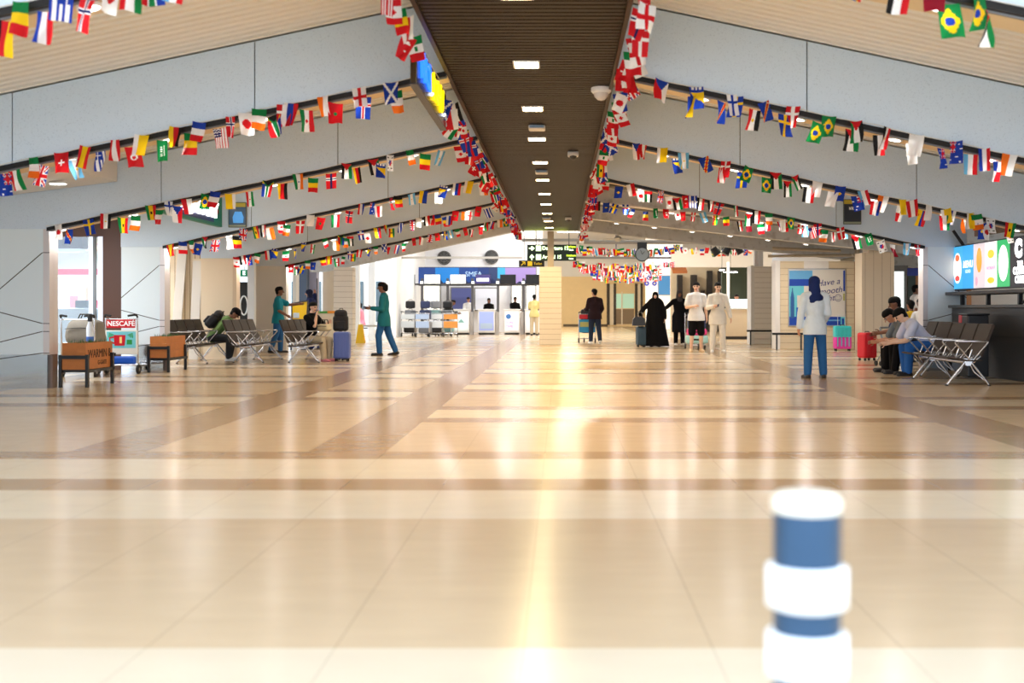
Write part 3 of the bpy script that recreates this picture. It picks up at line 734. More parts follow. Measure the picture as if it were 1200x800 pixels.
# ------------------------------------------------------------------ planters
WOODP = mat('orange_brown_wood', (196, 120, 56), .5, noise=.3, nscale=9)
SOIL = mat('dark_soil', (58, 50, 40), .9)
GRASS = mat('green_plants', (62, 104, 48), .6, noise=.3, nscale=20)
def planter(label, x0, x1, y0, y1, writing):
    t = thing('planter', label, 'planter', ((x0 + x1) / 2, (y0 + y1) / 2, 0), 0, 'wooden planters on black legs')
    hx, hy = (x1 - x0) / 2, (y1 - y0) / 2
    bx = MB()
    for k in range(3):
        z0 = .25 + k * .125
        for lo, hi in (((-hx, -hy), (hx, -hy + .025)), ((-hx, hy - .025), (hx, hy)), ((-hx, -hy + .025), (-hx + .025, hy - .025)), ((hx - .025, -hy + .025), (hx, hy - .025))):
            bx.box((lo[0], lo[1], z0), (hi[0], hi[1], z0 + .1235))
    bx.box((-hx + .01, -hy + .01, .25), (hx - .01, hy - .01, .27)); bx.build('box', WOODP, t)
    MB().box((-hx + .026, -hy + .026, .53), (hx - .026, hy - .026, .57)).build('soil', SOIL, t)
    g = MB(); rnd = random.Random(3)
    for k in range(150):
        x, y = rnd.uniform(-hx + .05, hx - .05), rnd.uniform(-hy + .05, hy - .05); a = rnd.random() * 6.3; h = rnd.uniform(.05, .12); d = Vector((math.cos(a), math.sin(a), 0)) * .012; l = Vector((rnd.uniform(-.03, .03), rnd.uniform(-.03, .03), h))
        p = Vector((x, y, .565)); g.add([p - d, p + d, p + l], [(0, 1, 2)])
    go = g.build('grass_tufts', GRASS, t); go['kind'] = 'stuff'
    for sx in (-1, 1):
        for sy in (-1, 1):
            x, y = sx * (hx + .022), sy * (hy - .06) if sy > 0 else sy * (hy + .0)
            MB().box((x - .02, y - .025, 0), (x + .02, y + .025, .46)).build('leg', BLACK, t)
    fr = MB()
    for sy in (-1, 1): fr.box((-hx - .04, sy * (hy + .02) - .015, .40), (hx + .04, sy * (hy + .02) + .015, .45))
    for sx in (-1, 1): fr.box((sx * (hx + .022) - .02, -hy, .205), (sx * (hx + .022) + .02, hy, .245))
    for sy in (-1, 0, 1): fr.box((-hx, sy * (hy - .05) - .02, .21), (hx, sy * (hy - .05) + .02, .249))
    fr.build('frame', BLACK, t)
    if writing:
        text('lettering', 'WARMIN 8', .17, (hx + .002, .0, .46), (RX, 0, RX), mat('burnt_black', (60, 38, 26), .7), t, .002, sx=.95)
        text('lettering', 'G-GATE', .09, (hx + .002, .1, .33), (RX, 0, RX), mat('burnt_black', (60, 38, 26), .7), t, .002)
planter('wooden planter with burnt black lettering, before the heap of grey bags', -6.99, -6.66, 15.95, 16.9, True)
planter('plain wooden planter on black legs, next to the coffee advert trolley', -7.13, -6.83, 19.75, 20.7, False)

# ------------------------------------------------------------------ luggage trolleys
RUB = mat('black_rubber', (26, 26, 28), .7)
def trolley(label, loc, rz, panel_fn=None, group=None, bumper=None):
    """handle stands at local y=+.0 (towards the pusher, -Y), platform reaches back along +Y"""
    t = thing('luggage_trolley', label, 'trolley', loc, rz, group)
    f = MB(); w = .27
    for s in (-1, 1):
        f.tube([(s * w, 0, .985), (s * w, .0, .93), (s * w, .03, .2), (s * w, .1, .14), (s * w * .8, .62, .12), (s * w * .3, .86, .12)], .014, 8)
    f.tube([(-w, 0, .93), (w, 0, .93)], .011, 8); f.tube([(-w, .02, .55), (w, .02, .55)], .009, 8); f.tube([(-w * .3, .86, .12), (w * .3, .86, .12)], .014, 8)
    for y in (.2, .32, .44, .56, .68): f.tube([(-w * (1 - .3 * y), y, .135), (w * (1 - .3 * y), y, .135)], .008, 6)
    f.build('frame', CHROME, t)
    h = MB()
    for s in (-1, 1): h.tube([(s * w, 0, .96), (s * w, -.03, .995), (s * (w - .03), -.07, 1.0), (s * (w - .13), -.09, .985)], .017, 8)
    h.build('handle', RUB, t)
    for x, y in ((-w, .05), (w, .05), (0, .82)):
        wh = MB(); wh.cyl((x - .018, y, .075), (x + .018, y, .075), .075, seg=18)
        wo = wh.build('wheel', RUB, t); MB().cyl((x - .022, y, .075), (x + .022, y, .075), .03, seg=12).build('wheel_hub', MGREY, wo)
    bk = MB(); bk.box((-w, .06, .29), (w, .32, .31))
    for s in (-1, 1): bk.tube([(s * w, .05, .42), (s * w, .33, .42), (s * w, .33, .3)], .008, 6)
    if panel_fn: panel_fn(t, w)
    if bumper: MB().bbox((-w + .03, -.02, .16), (w - .03, .06, .3), .03).build('bumper', bumper, t)
    return t
RED = mat('advert_red', (206, 24, 40), .4); TEAL = mat('advert_teal', (120, 206, 216), .4); BLUEB = mat('plastic_blue', (30, 92, 206), .4)
def coffee_panel(t, w):
    p = MB().bbox((-w + .02, -.022, .78), (w - .03, -.004, .92), .01).build('sign_panel', RED, t)
    text('lettering', 'NESCAF\u00c9', .115, (0, -.025, .85), (RX, 0, 0), mat('sign_white', (255, 255, 255), .5, emit=.1), p, .002, bold=.002)
    q = MB(); q.bbox((-w + .005, -.024, .33), (w + .01, -.006, .74), .015, 0); q.box((-w + .03, -.027, .44), (w - .02, -.024, .72), 1)
    qo = q.build('advert_board', [OFFW, TEAL], t)
    c = MB(); c.lathe([(.085, -.09), (.095, .0), (.1, .09)], (-.02, 0, 0), 20, 0); c.tube([(-.11, 0, .06), (-.19, 0, .04), (-.18, 0, -.03), (-.11, 0, -.05)], .014, 8)
    c.box((-.02, -.11, -.05), (.02, -.09, .06), 1)
    c.xf(Matrix.Translation((0, -.03, .57)) @ Matrix.Diagonal((1, .04, 1, 1))); c.build('cup_picture', [RED, mat('pale_yellow', (250, 226, 140), .5)], qo)
    l = MB()
    for sx in (-1, 1):
        for k in range(4):
            a = .4 + k * .35; x0, z0 = sx * .2, .70
            l.add([(x0, -.0275, z0), (x0 - sx * .10 * math.cos(a), -.0275, z0 - .1 * math.sin(a)), (x0 - sx * .08 * math.cos(a + .25), -.0275, z0 - .08 * math.sin(a + .25))], [(0, 1, 2) if sx > 0 else (2, 1, 0)])
    l.box((.1, -.028, .5), (.19, -.0272, .58)); l.build('leaf_picture', mat('advert_green', (40, 150, 70), .5), qo)
trolley('luggage trolley with red coffee sign and mug advert, by second column', (wx(145, 19.4), 19.3, 0), 0, coffee_panel, 'luggage trolleys', BLUEB)

# ------------------------------------------------------------------ bags and suitcases
def suitcase(name, label, loc, rz, w, d, h, m_, lower=None, handle=0., rib=True, group=None, cat='suitcase'):
    t = thing(name, label, cat, loc, rz, group)
    b = MB(); zl = .055
    if lower:
        zs = zl + (h - zl) * .48
        b.bbox((-w / 2, -d / 2, zl), (w / 2, d / 2, h), .045, 0)
        b.mi = [1 if sum(b.v[i][2] for i in f) / len(f) < zs else 0 for f in b.f]
        # split the tall faces at the colour change
        b2 = MB(); b2.bbox((-w / 2, -d / 2, zs), (w / 2, d / 2, h), .045, 0); b2.bbox((-w / 2, -d / 2, zl), (w / 2, d / 2, zs + .04), .045, 1)
        b = b2
    else: b.bbox((-w / 2, -d / 2, zl), (w / 2, d / 2, h), .045, 0)
    if rib:
        for k in range(4):
            x = -w * .33 + k * w * .22
            for s in (-1, 1):
                y = s * d / 2
                b.bbox((x - .012, min(y, y + s * .008), zl + .07), (x + .012, max(y, y + s * .008), h - .07), .006, 0)
    b.build('shell', [m_, lower or m_], t)
    for s in (-1, 1):
        for q in (-1, 1):
            wh = MB(); wh.cyl((s * (w / 2 - .05) - .012, q * (d / 2 - .05), .028), (s * (w / 2 - .05) + .012, q * (d / 2 - .05), .028), .028, seg=12); wh.box((s * (w / 2 - .05) - .018, q * (d / 2 - .05) - .012, .04), (s * (w / 2 - .05) + .018, q * (d / 2 - .05) + .012, .062))
            wh.build('wheel', RUB, t)
    tp = MB(); tp.tube([(-.06, 0, h - .002), (-.05, 0, h + .022), (.05, 0, h + .022), (.06, 0, h - .002)], .009, 8); tp.build('carry_handle', RUB, t)
    if handle:
        hd = MB(); hd.tube([(-w * .22, d * .3, h - .01), (-w * .22, d * .3, h + handle), (w * .22, d * .3, h + handle), (w * .22, d * .3, h - .01)], .009, 8); hd.build('telescopic_handle', ALU, t)
    return t
Ys = 24.6
suitcase('suitcase', 'blue hard shell suitcase beside the black backpack', (wx(401, 24.0), 24.0, 0), 0, .34, .27, .62, mat('denim_blue_shell', (84, 104, 176), .4))
suitcase('suitcase', 'black upright suitcase half hidden behind the blue suitcase', (-4.73, 24.5, 0), PI / 2, .36, .22, .60, BLACK, rib=False, handle=.42)
def backpack(label, loc, rz, m_, s=1., lean=0.):
    t = thing('backpack', label, 'backpack', loc, rz)
    def R(b): return b.xf(Matrix.Rotation(lean, 4, 'X') @ Matrix.Diagonal((s, s, s, 1)))
    b = MB(); b.bbox((-.16, -.1, 0), (.16, .1, .34), .06, 0, 3); b.bbox((-.14, -.09, .26), (.14, .09, .46), .08, 0, 3); R(b).build('bag', m_, t)
    p = MB(); p.bbox((-.12, -.15, .03), (.12, -.09, .22), .03, 0, 3); R(p).build('front_pocket', m_, t)
    q = MB()
    for sx in (-1, 1): q.tube([(sx * .09, .09, .42), (sx * .1, .16, .3), (sx * .1, .15, .12), (sx * .11, .09, .04)], .016, 6)
    q.tube([(-.04, .04, .45), (-.03, .04, .49), (.03, .04, .49), (.04, .04, .45)], .009, 6); R(q).build('strap', RUB, t)
    return t
backpack('black backpack stacked on the suitcases beside the seated woman', (-4.72, 24.42, .626), 0, mat('black_nylon', (30, 30, 33), .7), 1.0)
Yc = 29.9
suitcase('suitcase', 'turquoise and pink suitcase standing below the handwritten poster', (wx(987, Yc), Yc, 0), 0, .45, .26, .66, mat('turquoise_shell', (62, 206, 204), .35), mat('hot_pink_shell', (240, 60, 170), .35), .27)
suitcase('suitcase', 'red suitcase in front of the hunched men on the bench', (wx(1016, 24.3), 24.3, 0), .5, .36, .26, .60, mat('bright_red_shell', (216, 24, 40), .35))
suitcase('suitcase', 'dark blue suitcase pulled by the woman in the black robe', (wx(751, 32.9), 32.9, 0), .2, .27, .24, .60, mat('dark_teal_shell', (44, 68, 84), .4), handle=.4)
def handbag(label, loc, m_):
    t = thing('handbag', label, 'bag', loc)
    b = MB(); b.prism([(-.19, 0), (.19, 0), (.17, .2), (.1, .26), (-.1, .26), (-.17, .2)], 'y', -.09, .09); b.build('bag', m_, t)
    h = MB(); h.tube([(-.1, 0, .25), (-.07, 0, .4), (.07, 0, .4), (.1, 0, .25)], .012, 8); h.build('strap', m_, t)
handbag('black handbag resting on top of the dark blue suitcase', (wx(749, 32.6), 32.75, .62), BLACK)
def stroller():
    t = thing('folding_trolley', 'folded grey cabin luggage trolley between red suitcase and seated men', 'trolley', (wx(1034.5, 22.2), 22.0, 0), .2)
    f = MB()
    for s in (-1, 1):
        f.tube([(s * .1, 0, .08), (s * .03, -.02, .35), (s * .09, .02, .62), (s * .1, .03, .74)], .02, 8); f.tube([(s * .1, .2, .06), (-s * .08, .02, .5)], .013, 8)
    f.tube([(-.1, .03, .74), (.1, .03, .74)], .02, 8); f.tube([(-.1, 0, .3), (.1, 0, .3)], .01, 6); f.build('frame', mat('grey_tube', (150, 152, 154), .35, .5), t)
    for s in (-1, 1):
        for y in (0, .2): MB().cyl((s * .1 - .015, y, .05), (s * .1 + .015, y, .05), .05, seg=14).build('wheel', RUB, t)
stroller()

# heap of grey bags on a trolley behind the lettered planter
GREYB = mat('grey_canvas', (142, 136, 124), .8, noise=.12, nscale=14, bump=.3)
BROWNB = mat('brown_canvas', (112, 98, 82), .8, noise=.2, nscale=10, bump=.3)
Yg = 18.3
tg = trolley('luggage trolley loaded with grey bags, standing behind the lettered planter', (wx(88, Yg), Yg + .1, 0), .0, None, 'luggage trolleys')
def duffel(label, loc, size, m_, rz=0, handle=True, tilt=0):
    w, d, h = size; t = thing('duffel_bag', label, 'bag', loc, rz)
    bm = bmesh.new(); bmesh.ops.create_cube(bm, size=1)
    bmesh.ops.subdivide_edges(bm, edges=list(bm.edges), cuts=6, use_grid_fill=True)
    rnd = random.Random(int(w * 1000)); B = MB()
    for v in bm.verts:
        c = v.co; s = (abs(c.x * 2) ** 4 + abs(c.y * 2) ** 4 + abs(c.z * 2) ** 4) ** .25
        q = c / max(s, 1e-4) * max(abs(c.x), abs(c.y), abs(c.z)) * 2
        wob = 1 + .025 * math.sin(q.x * 9 + q.z * 7) + .02 * math.sin(q.y * 11 + q.z * 5)
        v.co = Vector((q.x * w * wob * (1 - .14 * (q.z + .5)), q.y * d * wob, (q.z + .5) * h - .02 * math.sin((q.x + .5) * PI) * (q.z > .2)))
    bm.verts.index_update(); B.add([v.co[:] for v in bm.verts], [[x.index for x in f.verts] for f in bm.faces], 0, True); bm.free()
    B.build('bag', m_, t)
    if handle:
        q = MB()
        for y in (-.05, .05): q.tube([(-w * .2, y, h * .93), (-w * .12, y, h + .07), (w * .12, y, h + .07), (w * .2, y, h * .93)], .012, 6)
        q.tube([(-w * .42, -d * .5, h * .62), (0, -d * .53, h * .66), (w * .42, -d * .5, h * .62)], .006, 5); q.build('strap', mat('dark_strap', (60, 58, 54), .7), t)
duffel('brown canvas bag at the bottom of the trolley load by the planter', (wx(92, Yg), Yg + .42, .15), (.5, .42, .36), BROWNB, handle=False)
duffel('large grey canvas bag on top of the trolley load by the planter', (wx(88, Yg), Yg + .42, .505), (.6, .44, .44), GREYB)
bt = thing('bottle', 'white and blue bottle with a black cap beside the grey bags', 'bottle', (wx(109, Yg), Yg - .12, .0))
MB().lathe([(.05, 0), (.055, .02), (.055, .8), (.03, .88), (.03, .9)], seg=20).build('body', mat('white_blue_plastic', (226, 234, 244), .35), bt)
MB().lathe([(.036, .9), (.038, .98), (.03, 1.0)], seg=20).build('cap', BLACK, bt)
MB().lathe([(.0558, .42), (.0558, .66)], seg=20).build('wrapper', mat('label_blue', (60, 110, 200), .4), bt)

# ------------------------------------------------------------------ kiosk, screens
KIO = mat('kiosk_charcoal', (52, 50, 50), .45, noise=.1, nscale=5)
tk = thing('kiosk_counter', 'long charcoal kiosk counter below the row of bright menu screens', 'counter', (6.95, 18, 0))
k = MB(); k.box((0, -3.4, .04), (1.9, 2.2, 1.12), 0); k.box((.03, -3.35, 0), (1.85, 2.15, .04), 1)
for z in (.33, .66, .98): k.box((-.006, -3.4, z), (0, 2.2, z + .012), 1)
k.build('body', [KIO, BLACK], tk)
MB().bbox((-.06, -3.45, 1.12), (1.95, 2.24, 1.17), .008).build('worktop', mat('worktop_black', (44, 42, 44), .3), tk)
sh = MB(); sh.bbox((-.08, -3.45, 1.345), (.5, 2.35, 1.4), .008); sh.build('shelf', DGREY, tk)
for y in (-2.2, -.6, .7, 1.9):
    MB().box((.05, y - .03, 1.17), (.11, y + .03, 1.345)).build('post', BLACK, tk)
MB().tube([(.08, -.7, 1.19), (.08, -.95, 1.345)], .018, 6).build('brace', BLACK, tk)
MB().tube([(.08, -1.75, 1.345), (.08, -2.1, 1.19)], .018, 6).build('brace', BLACK, tk)
wall('wall_kiosk_back', (8.8, 15.0, 0), (8.9, 20.3, 3.0), mat('kiosk_pale_back', (196, 206, 220), .5))
wall('wall_kiosk_fascia', (8.0, 15.0, 2.5), (8.1, 22, 2.9), mat('kiosk_brown_fascia', (108, 84, 66), .6))
XS = 7.04; zs0, zs1 = 1.455, 2.2
ts = thing('menu_screen_wall', 'row of bright coloured menu screens above the charcoal kiosk counter', 'screen', (XS, 17.8, 1.4))
fr_ = MB(); fr_.box((.0, -1.95, .03), (.12, 2.62, .82)); fr_.build('casing', BLACK, ts)
def scr(name, c, e=2.6): return mat('screen_' + name, c, .3, emit=e)
cols = [('sky', (58, 176, 232)), ('cyan', (46, 170, 240)), ('pale', (226, 214, 222)), ('white', (248, 246, 250)), ('green', (40, 190, 110))]
for i, (n, c) in enumerate(cols):
    y1 = 2.6 - i * .52; y0 = y1 - .515
    p = MB(); p.box((-.012, y0, .055), (0, y1, .80)); po = p.build('screen', scr(n, c, .62), ts)
    def spot(y, z, ry, rz_, m_, nm='picture'):
        b = MB(); b.add([(-.0145, y + ry * math.cos(2 * PI * q / 24), z + rz_ * math.sin(2 * PI * q / 24)) for q in range(24)] + [(-.0115, y + ry * math.cos(2 * PI * q / 24), z + rz_ * math.sin(2 * PI * q / 24)) for q in range(24)],
              [list(range(24))] + [list(range(24, 48))[::-1]] + [(q, q + 24, (q + 1) % 24 + 24, (q + 1) % 24) for q in range(24)]); return b.build(nm, m_, po)
    yc = (y0 + y1) / 2; W_ = scr('spot_white', (255, 252, 248), .8); O_ = scr('orange', (240, 110, 40), .6); Y_ = scr('yellow', (255, 206, 10), .65); R_ = scr('red', (226, 60, 50), .6)
    if i == 0: spot(yc, .42, .20, .27, W_); spot(yc, .60, .10, .06, O_).location.x = -.003; spot(yc, .24, .11, .05, R_).location.x = -.003
    if i == 1: text('lettering', 'MENU', .17, (-.014, yc, .47), (RX, 0, -RX), W_, po, .001, bold=.004); text('lettering', 'GOOD', .08, (-.014, yc, .35), (RX, 0, -RX), W_, po, .001)
    if i == 2: spot(yc, .52, .12, .21, scr('amber', (246, 168, 24), .6)); spot(yc + .12, .17, .06, .08, scr('rose', (236, 180, 200), .5))
    if i == 3: spot(yc, .60, .14, .07, Y_); spot(yc, .17, .15, .05, Y_); text('lettering', 'WONDER', .085, (-.014, yc, .37), (RX, 0, -RX), scr('mauve', (210, 120, 180), .5), po, .001)
    if i == 4: spot(yc, .43, .20, .29, W_); text('lettering', 'FRESH', .10, (-.0165, yc, .45), (RX, 0, -RX), scr('mint', (190, 220, 200), .8), po, .001)
cf = MB(); cf.box((-.012, -1.9, .04), (0, -.005, .82)); cfo = cf.build('coffee_sign', mat('sign_navy_black', (34, 34, 52), .4, emit=.12), ts)
SW = mat('sign_glow_white', (255, 255, 255), .4, emit=3)
text('lettering', 'C', .34, (-.014, -.34, .62), (RX, 0, -RX), SW, cfo, .004, bold=.03)
for s_, z_, q_ in (('THE', .395, .10), ('COFFEE', .285, .15), ('CLUB', .15, .15)):
    text('lettering', s_, q_, (-.014, -.40, z_), (RX, 0, -RX), SW, cfo, .004, bold=.006)
bn = thing('litter_bin', 'black litter bin with a red corner behind the empty bench', 'bin', (6.64, 18.28, 0))
MB().bbox((-.17, -.2, .02), (.17, .2, 1.0), .02).build('body', mat('bin_black', (30, 32, 36), .4), bn)
MB().bbox((-.176, .06, .78), (-.05, .206, 1.005), .01).build('red_panel', RED, bn)
MB().bbox((-.18, -.21, 1.0), (.18, .21, 1.03), .01).build('lid', BLACK, bn)

# ------------------------------------------------------------------ signs hung in the hall
tgs = thing('hanging_sign', 'dark green illuminated shop sign hanging before the pale blue left beam', 'sign', (-6.0, 18.45, 2.55))
MB().bbox((-.09, -1.7, 0), (0, 1.72, .58), .01).build('sign_box', mat('sign_green', (18, 112, 84), .4, emit=.12), tgs)
MB().box((0.0, -.95, .05), (.006, 1.22, .43)).build('letter_backing', mat('sign_navy', (28, 30, 92), .4), tgs)
text('lettering', 'LU COMPANY', .36, (.012, .12, .245), (RX, 0, RX), SW, tgs, .02, bold=.008, sx=1.12)
MB().cyl((0.0, 1.4, .25), (.012, 1.4, .25), .05, seg=16).build('red_dot', RED, tgs)
for y in (-1.2, 1.2): MB().cyl((-.045, y, .58), (-.045, y, 1.0), .012, seg=8).build('hanger', DGREY, tgs)
for side, Yb_, a, b, t0, t1, lab, bl in ((-1, 20.28, 268, 289, 237, 266.5, 'blue picture plaque with yellow header on the left beam beside the green sign', True), (1, 20.28, 988, 1009, 233.5, 263, 'dark notice plaque with a yellow header on the right pale blue beam', False)):
    x0, x1, z0, z1 = wx(a, Yb_), wx(b, Yb_), wz(t1, Yb_), wz(t0, Yb_)
    t = thing('notice_plaque', lab, 'sign', ((x0 + x1) / 2, Yb_, z0), 0, 'plaques on the roof beams'); W2 = (x1 - x0) / 2; H2 = z1 - z0
    MB().bbox((-W2, -.03, 0), (W2, .005, H2), .008).build('frame', mat('plaque_frame', (84, 92, 84), .4), t)
    MB().box((-W2 + .012, -.034, H2 - .085), (W2 - .012, -.03, H2 - .015)).build('header', mat('plaque_yellow', (196, 180, 60), .5), t)
    s = MB(); s.box((-W2 + .012, -.034, .05), (W2 - .012, -.03, H2 - .09)); so = s.build('notice', mat('plaque_blue' if bl else 'plaque_dark', (36, 78, 116) if bl else (44, 52, 66), .3), t)
    if bl:
        g = MB(); g.lathe([(.09, -.1), (.1, 0), (.06, .1)], (.02, 0, 0), 14); g.xf(Matrix.Translation((0, -.036, .18)) @ Matrix.Diagonal((1, .02, 1, 1))); g.build('picture', mat('plaque_glow_blue', (70, 150, 220), .4, emit=.4), so)
    else: text('lettering', '\u00a5R', .08, (-.02, -.036, H2 - .17), (RX, 0, 0), mat('sign_white', (255, 255, 255), .5, emit=.1), so, .001)
    MB().box((-W2 + .012, -.034, .012), (W2 - .012, -.03, .045)).build('footer', mat('plaque_footer', (150, 160, 140), .5), t)
# glowing blue and yellow sign at the edge of the slatted panel
tn = thing('neon_sign', 'glowing blue and yellow sign box at the dark slatted ceiling edge', 'sign', (-1.27, 11.3, 3.09))
MB().bbox((-.06, -1.25, 0), (0, 1.3, .42), .01).build('sign_box', mat('sign_dark_glossy', (66, 50, 30), .2), tn)
MB().box((-.065, -1.28, -.01), (.005, 1.33, .0)).build('frame', BLACK, tn)
NB = mat('neon_blue', (30, 110, 255), .4, emit=1.5); NY = mat('neon_yellow', (255, 220, 10), .4, emit=1.4); NW = mat('neon_white', (220, 230, 255), .4, emit=2)
def strokes(name, m_, segs):
    b = MB()
    for pts, r in segs: b.tube([(.012, y, z) for y, z in pts], r * .5, 6)
    return b.build(name, m_, tn)
strokes('blue_lettering', NB, [([(-1.05, .36), (-1.0, .10)], .035), ([(-1.1, .28), (-.8, .26)], .03), ([(-.85, .36), (-.78, .1)], .035), ([(-.7, .34), (-.62, .16), (-.42, .12)], .035), ([(-.55, .32), (-.3, .3)], .03), ([(-.38, .36), (-.34, .1)], .03)])
strokes('yellow_lettering', NY, [([(-.05, .35), (-.02, .08)], .035), ([(.02, .3), (.25, .28)], .03), ([(.22, .36), (.2, .1)], .035), ([(.35, .34), (.38, .1)], .035), ([(.3, .2), (.6, .22)], .03), ([(.62, .36), (.6, .1), (.75, .1)], .035), ([(.85, .34), (.8, .12)], .035)])
strokes('white_lettering', NW, [([(-.2, .1), (-.14, .12)], .03), ([(.98, .1), (1.04, .12)], .03)])
# wayfinding signs beside the slim post
Ysn = 36.2
def P3(px, py, Y): return Vector((wx(px, Y), Y, wz(py, Y)))
tw = thing('departure_sign', 'green and black wayfinding sign with arrows, DEPARTURE and ARRIVAL', 'sign', P3(646.5, 305.5, Ysn))
sw_, sh_ = wx(675.5, Ysn) - wx(618, Ysn), wz(286.5, Ysn) - wz(305.5, Ysn)
MB().bbox((-sw_ / 2, 0, 0), (sw_ / 2, .12, sh_), .01).build('sign_box', mat('sign_black_green', (14, 44, 26), .4), tw)
GLW = mat('sign_glow_green_white', (228, 255, 200), .4, emit=2.2); GLY = mat('sign_glow_yellow', (214, 250, 60), .4, emit=1.6)
for r, (ar, wd, small) in enumerate((('right', 'Departure 15', 'Berlepas'), ('up', 'Arrival 15', 'Ketibaan'))):
    z = sh_ * (.77 - .54 * r)
    a = MB(); ang = 0 if ar == 'right' else PI / 2
    for poly in ([(-.09, -.015), (.03, -.015), (.03, .015), (-.09, .015)], [(.0, .075), (.09, 0), (.0, -.075), (-.03, -.045), (.02, 0), (-.03, .045)]):
        a.prism([(x * math.cos(ang) - y * math.sin(ang), x * math.sin(ang) + y * math.cos(ang)) for x, y in poly], 'y', -.012, 0)
    a.xf(Matrix.Translation((-.63, 0, z))); a.build('arrow', GLW, tw)
    b = MB(); b.bbox((-.50, -.012, z - .085), (-.34, 0, z + .085), .01); b.build('pictogram', GLW, tw)
    text('lettering', wd, .165, (-.30, -.012, z), (RX, 0, 0), GLW, tw, .004, 'LEFT', .003, sx=.92)
    text('lettering', small, .085, (.62, -.012, z + .05), (RX, 0, 0), GLY, tw, .004, 'RIGHT' if 0 else 'CENTER', .002)
    text('lettering', 'Gate', .075, (.62, -.012, z - .05), (RX, 0, 0), GLW, tw, .004, 'CENTER', .002)
la = bpy.data.lights.new('sign_glow', 'AREA'); la.shape = 'RECTANGLE'; la.size = 1.3; la.size_y = .1; la.energy = 16; la.color = (.85, .95, .12)
lo_ = bpy.data.objects.new('sign_glow', la); lo_.location = P3(640, 281, Ysn - .9); lo_.rotation_euler = (PI, 0, 0); COL.objects.link(lo_)
for x in (-.5, .55): MB().cyl((x, .06, sh_), (x, .06, sh_ + .5), .015, seg=8).build('hanger', MGREY, tw)
Yt2 = 37.2
ty = thing('toilet_sign', 'small black sign with yellow arrow and Toilet lettering below the departure sign', 'sign', P3(623, 312.5, Yt2))
hw, hh = (wx(640, Yt2) - wx(610, Yt2)) / 2, wz(305, Yt2) - wz(312.5, Yt2)
MB().bbox((-hw, 0, 0), (hw, .1, hh), .01).build('sign_box', mat('sign_black', (30, 26, 16), .4), ty)
YEL = mat('sign_yellow', (220, 180, 40), .5, emit=.7)
a = MB(); a.tube([(-.34, -.01, .05), (-.22, -.01, .16)], .014, 6); a.tube([(-.31, -.01, .16), (-.22, -.01, .165), (-.215, -.01, .07)], .014, 6); a.build('arrow', YEL, ty)
b = MB(); b.box((-.13, -.01, .03), (.02, 0, .18)); b.build('pictogram', YEL, ty)
text('lettering', 'Toilet', .11, (.20, -.01, .10), (RX, 0, 0), YEL, ty, .003, 'CENTER', .001)
for x in (-.25, .25): MB().cyl((x, .05, hh), (x, .05, hh + .8), .012, seg=8).build('hanger', MGREY, ty)
# handwritten poster
tp_ = thing('poster', 'large blue and white framed poster with handwriting, Have a smooth flight', 'poster', P3(957.5, 381, 31.17))
pw, ph_ = (wx(990, 31.2) - wx(925, 31.2)) / 2, wz(316, 31.2) - wz(381, 31.2)
def pr_(a, b, t0, t1, mi, mb, y=-.012):  # rectangle by photograph position on the poster face
    x0, x1 = wx(a, 31.2) - wx(957.5, 31.2), wx(b, 31.2) - wx(957.5, 31.2); z0, z1 = wz(t1, 31.2) - wz(381, 31.2), wz(t0, 31.2) - wz(381, 31.2)
    mb.box((x0, y, z0), (x1, 0, z1), mi)
MB().bbox((-pw - .03, -.025, -.03), (pw + .03, .0, ph_ + .03), .006).xf(Matrix.Translation((0, .018, 0))).build('frame', ALU, tp_)
pb = MB()
for args in ((925, 990, 316, 381, 1), ): pr_(*args, pb, -.012)
pr_(925, 952, 317, 327, 2, pb, -.014); pr_(925, 952, 327, 335, 0, pb, -.0145); pr_(925, 942, 335, 372, 3, pb, -.014); pr_(934, 942, 346, 360, 1, pb, -.0145)
pr_(925, 990, 371, 381, 0, pb, -.015); pr_(988, 990, 317, 341, 0, pb, -.014); pr_(988, 989.6, 344, 352, 4, pb, -.0145); pr_(933, 943, 360, 378, 5, pb, -.0155); pr_(985, 990, 371, 381, 3, pb, -.0155); pr_(986.3, 989, 373, 380, 0, pb, -.016)
pr_(969, 984, 374.5, 376, 2, pb, -.0155)
pb.build('picture', [mat('poster_blue', (20, 70, 178), .45), mat('poster_cream', (226, 220, 210), .5), mat('poster_sky', (104, 176, 226), .45), mat('poster_aqua', (110, 206, 220), .45), mat('poster_olive', (170, 170, 60), .5), mat('poster_deep', (30, 110, 200), .45)], tp_)
INK = mat('blue_ink', (34, 40, 120), .5)
for s_, px, py, sz in (('Have a', 970, 331, .235), ('smooth', 971, 341, .235), ('flight', 968, 350, .225)):
    x = wx(px, 31.2) - wx(957.5, 31.2); z = wz(py, 31.2) - wz(381, 31.2)
    text('handwriting', s_, sz, (x, -.016, z), (RX, -.12, 0), INK, tp_, .001, shear=.35)
sm_ = MB(); cx_, cz_ = wx(982, 31.2) - wx(957.5, 31.2), wz(349, 31.2) - wz(381, 31.2)
sm_.tube([(cx_ + .09 * math.cos(2 * PI * q / 20), -.016, cz_ + .09 * math.sin(2 * PI * q / 20)) for q in range(20)], .007, 5, closed=True); sm_.tube([(cx_ + .05 * math.cos(PI * (1.15 + .7 * q / 6)), -.016, cz_ + .05 * math.sin(PI * (1.15 + .7 * q / 6))) for q in range(7)], .006, 5)
for s_ in (-.03, .03): sm_.ball((cx_ + s_, -.016, cz_ + .03), .01)
sm_.build('smiley', INK, tp_)
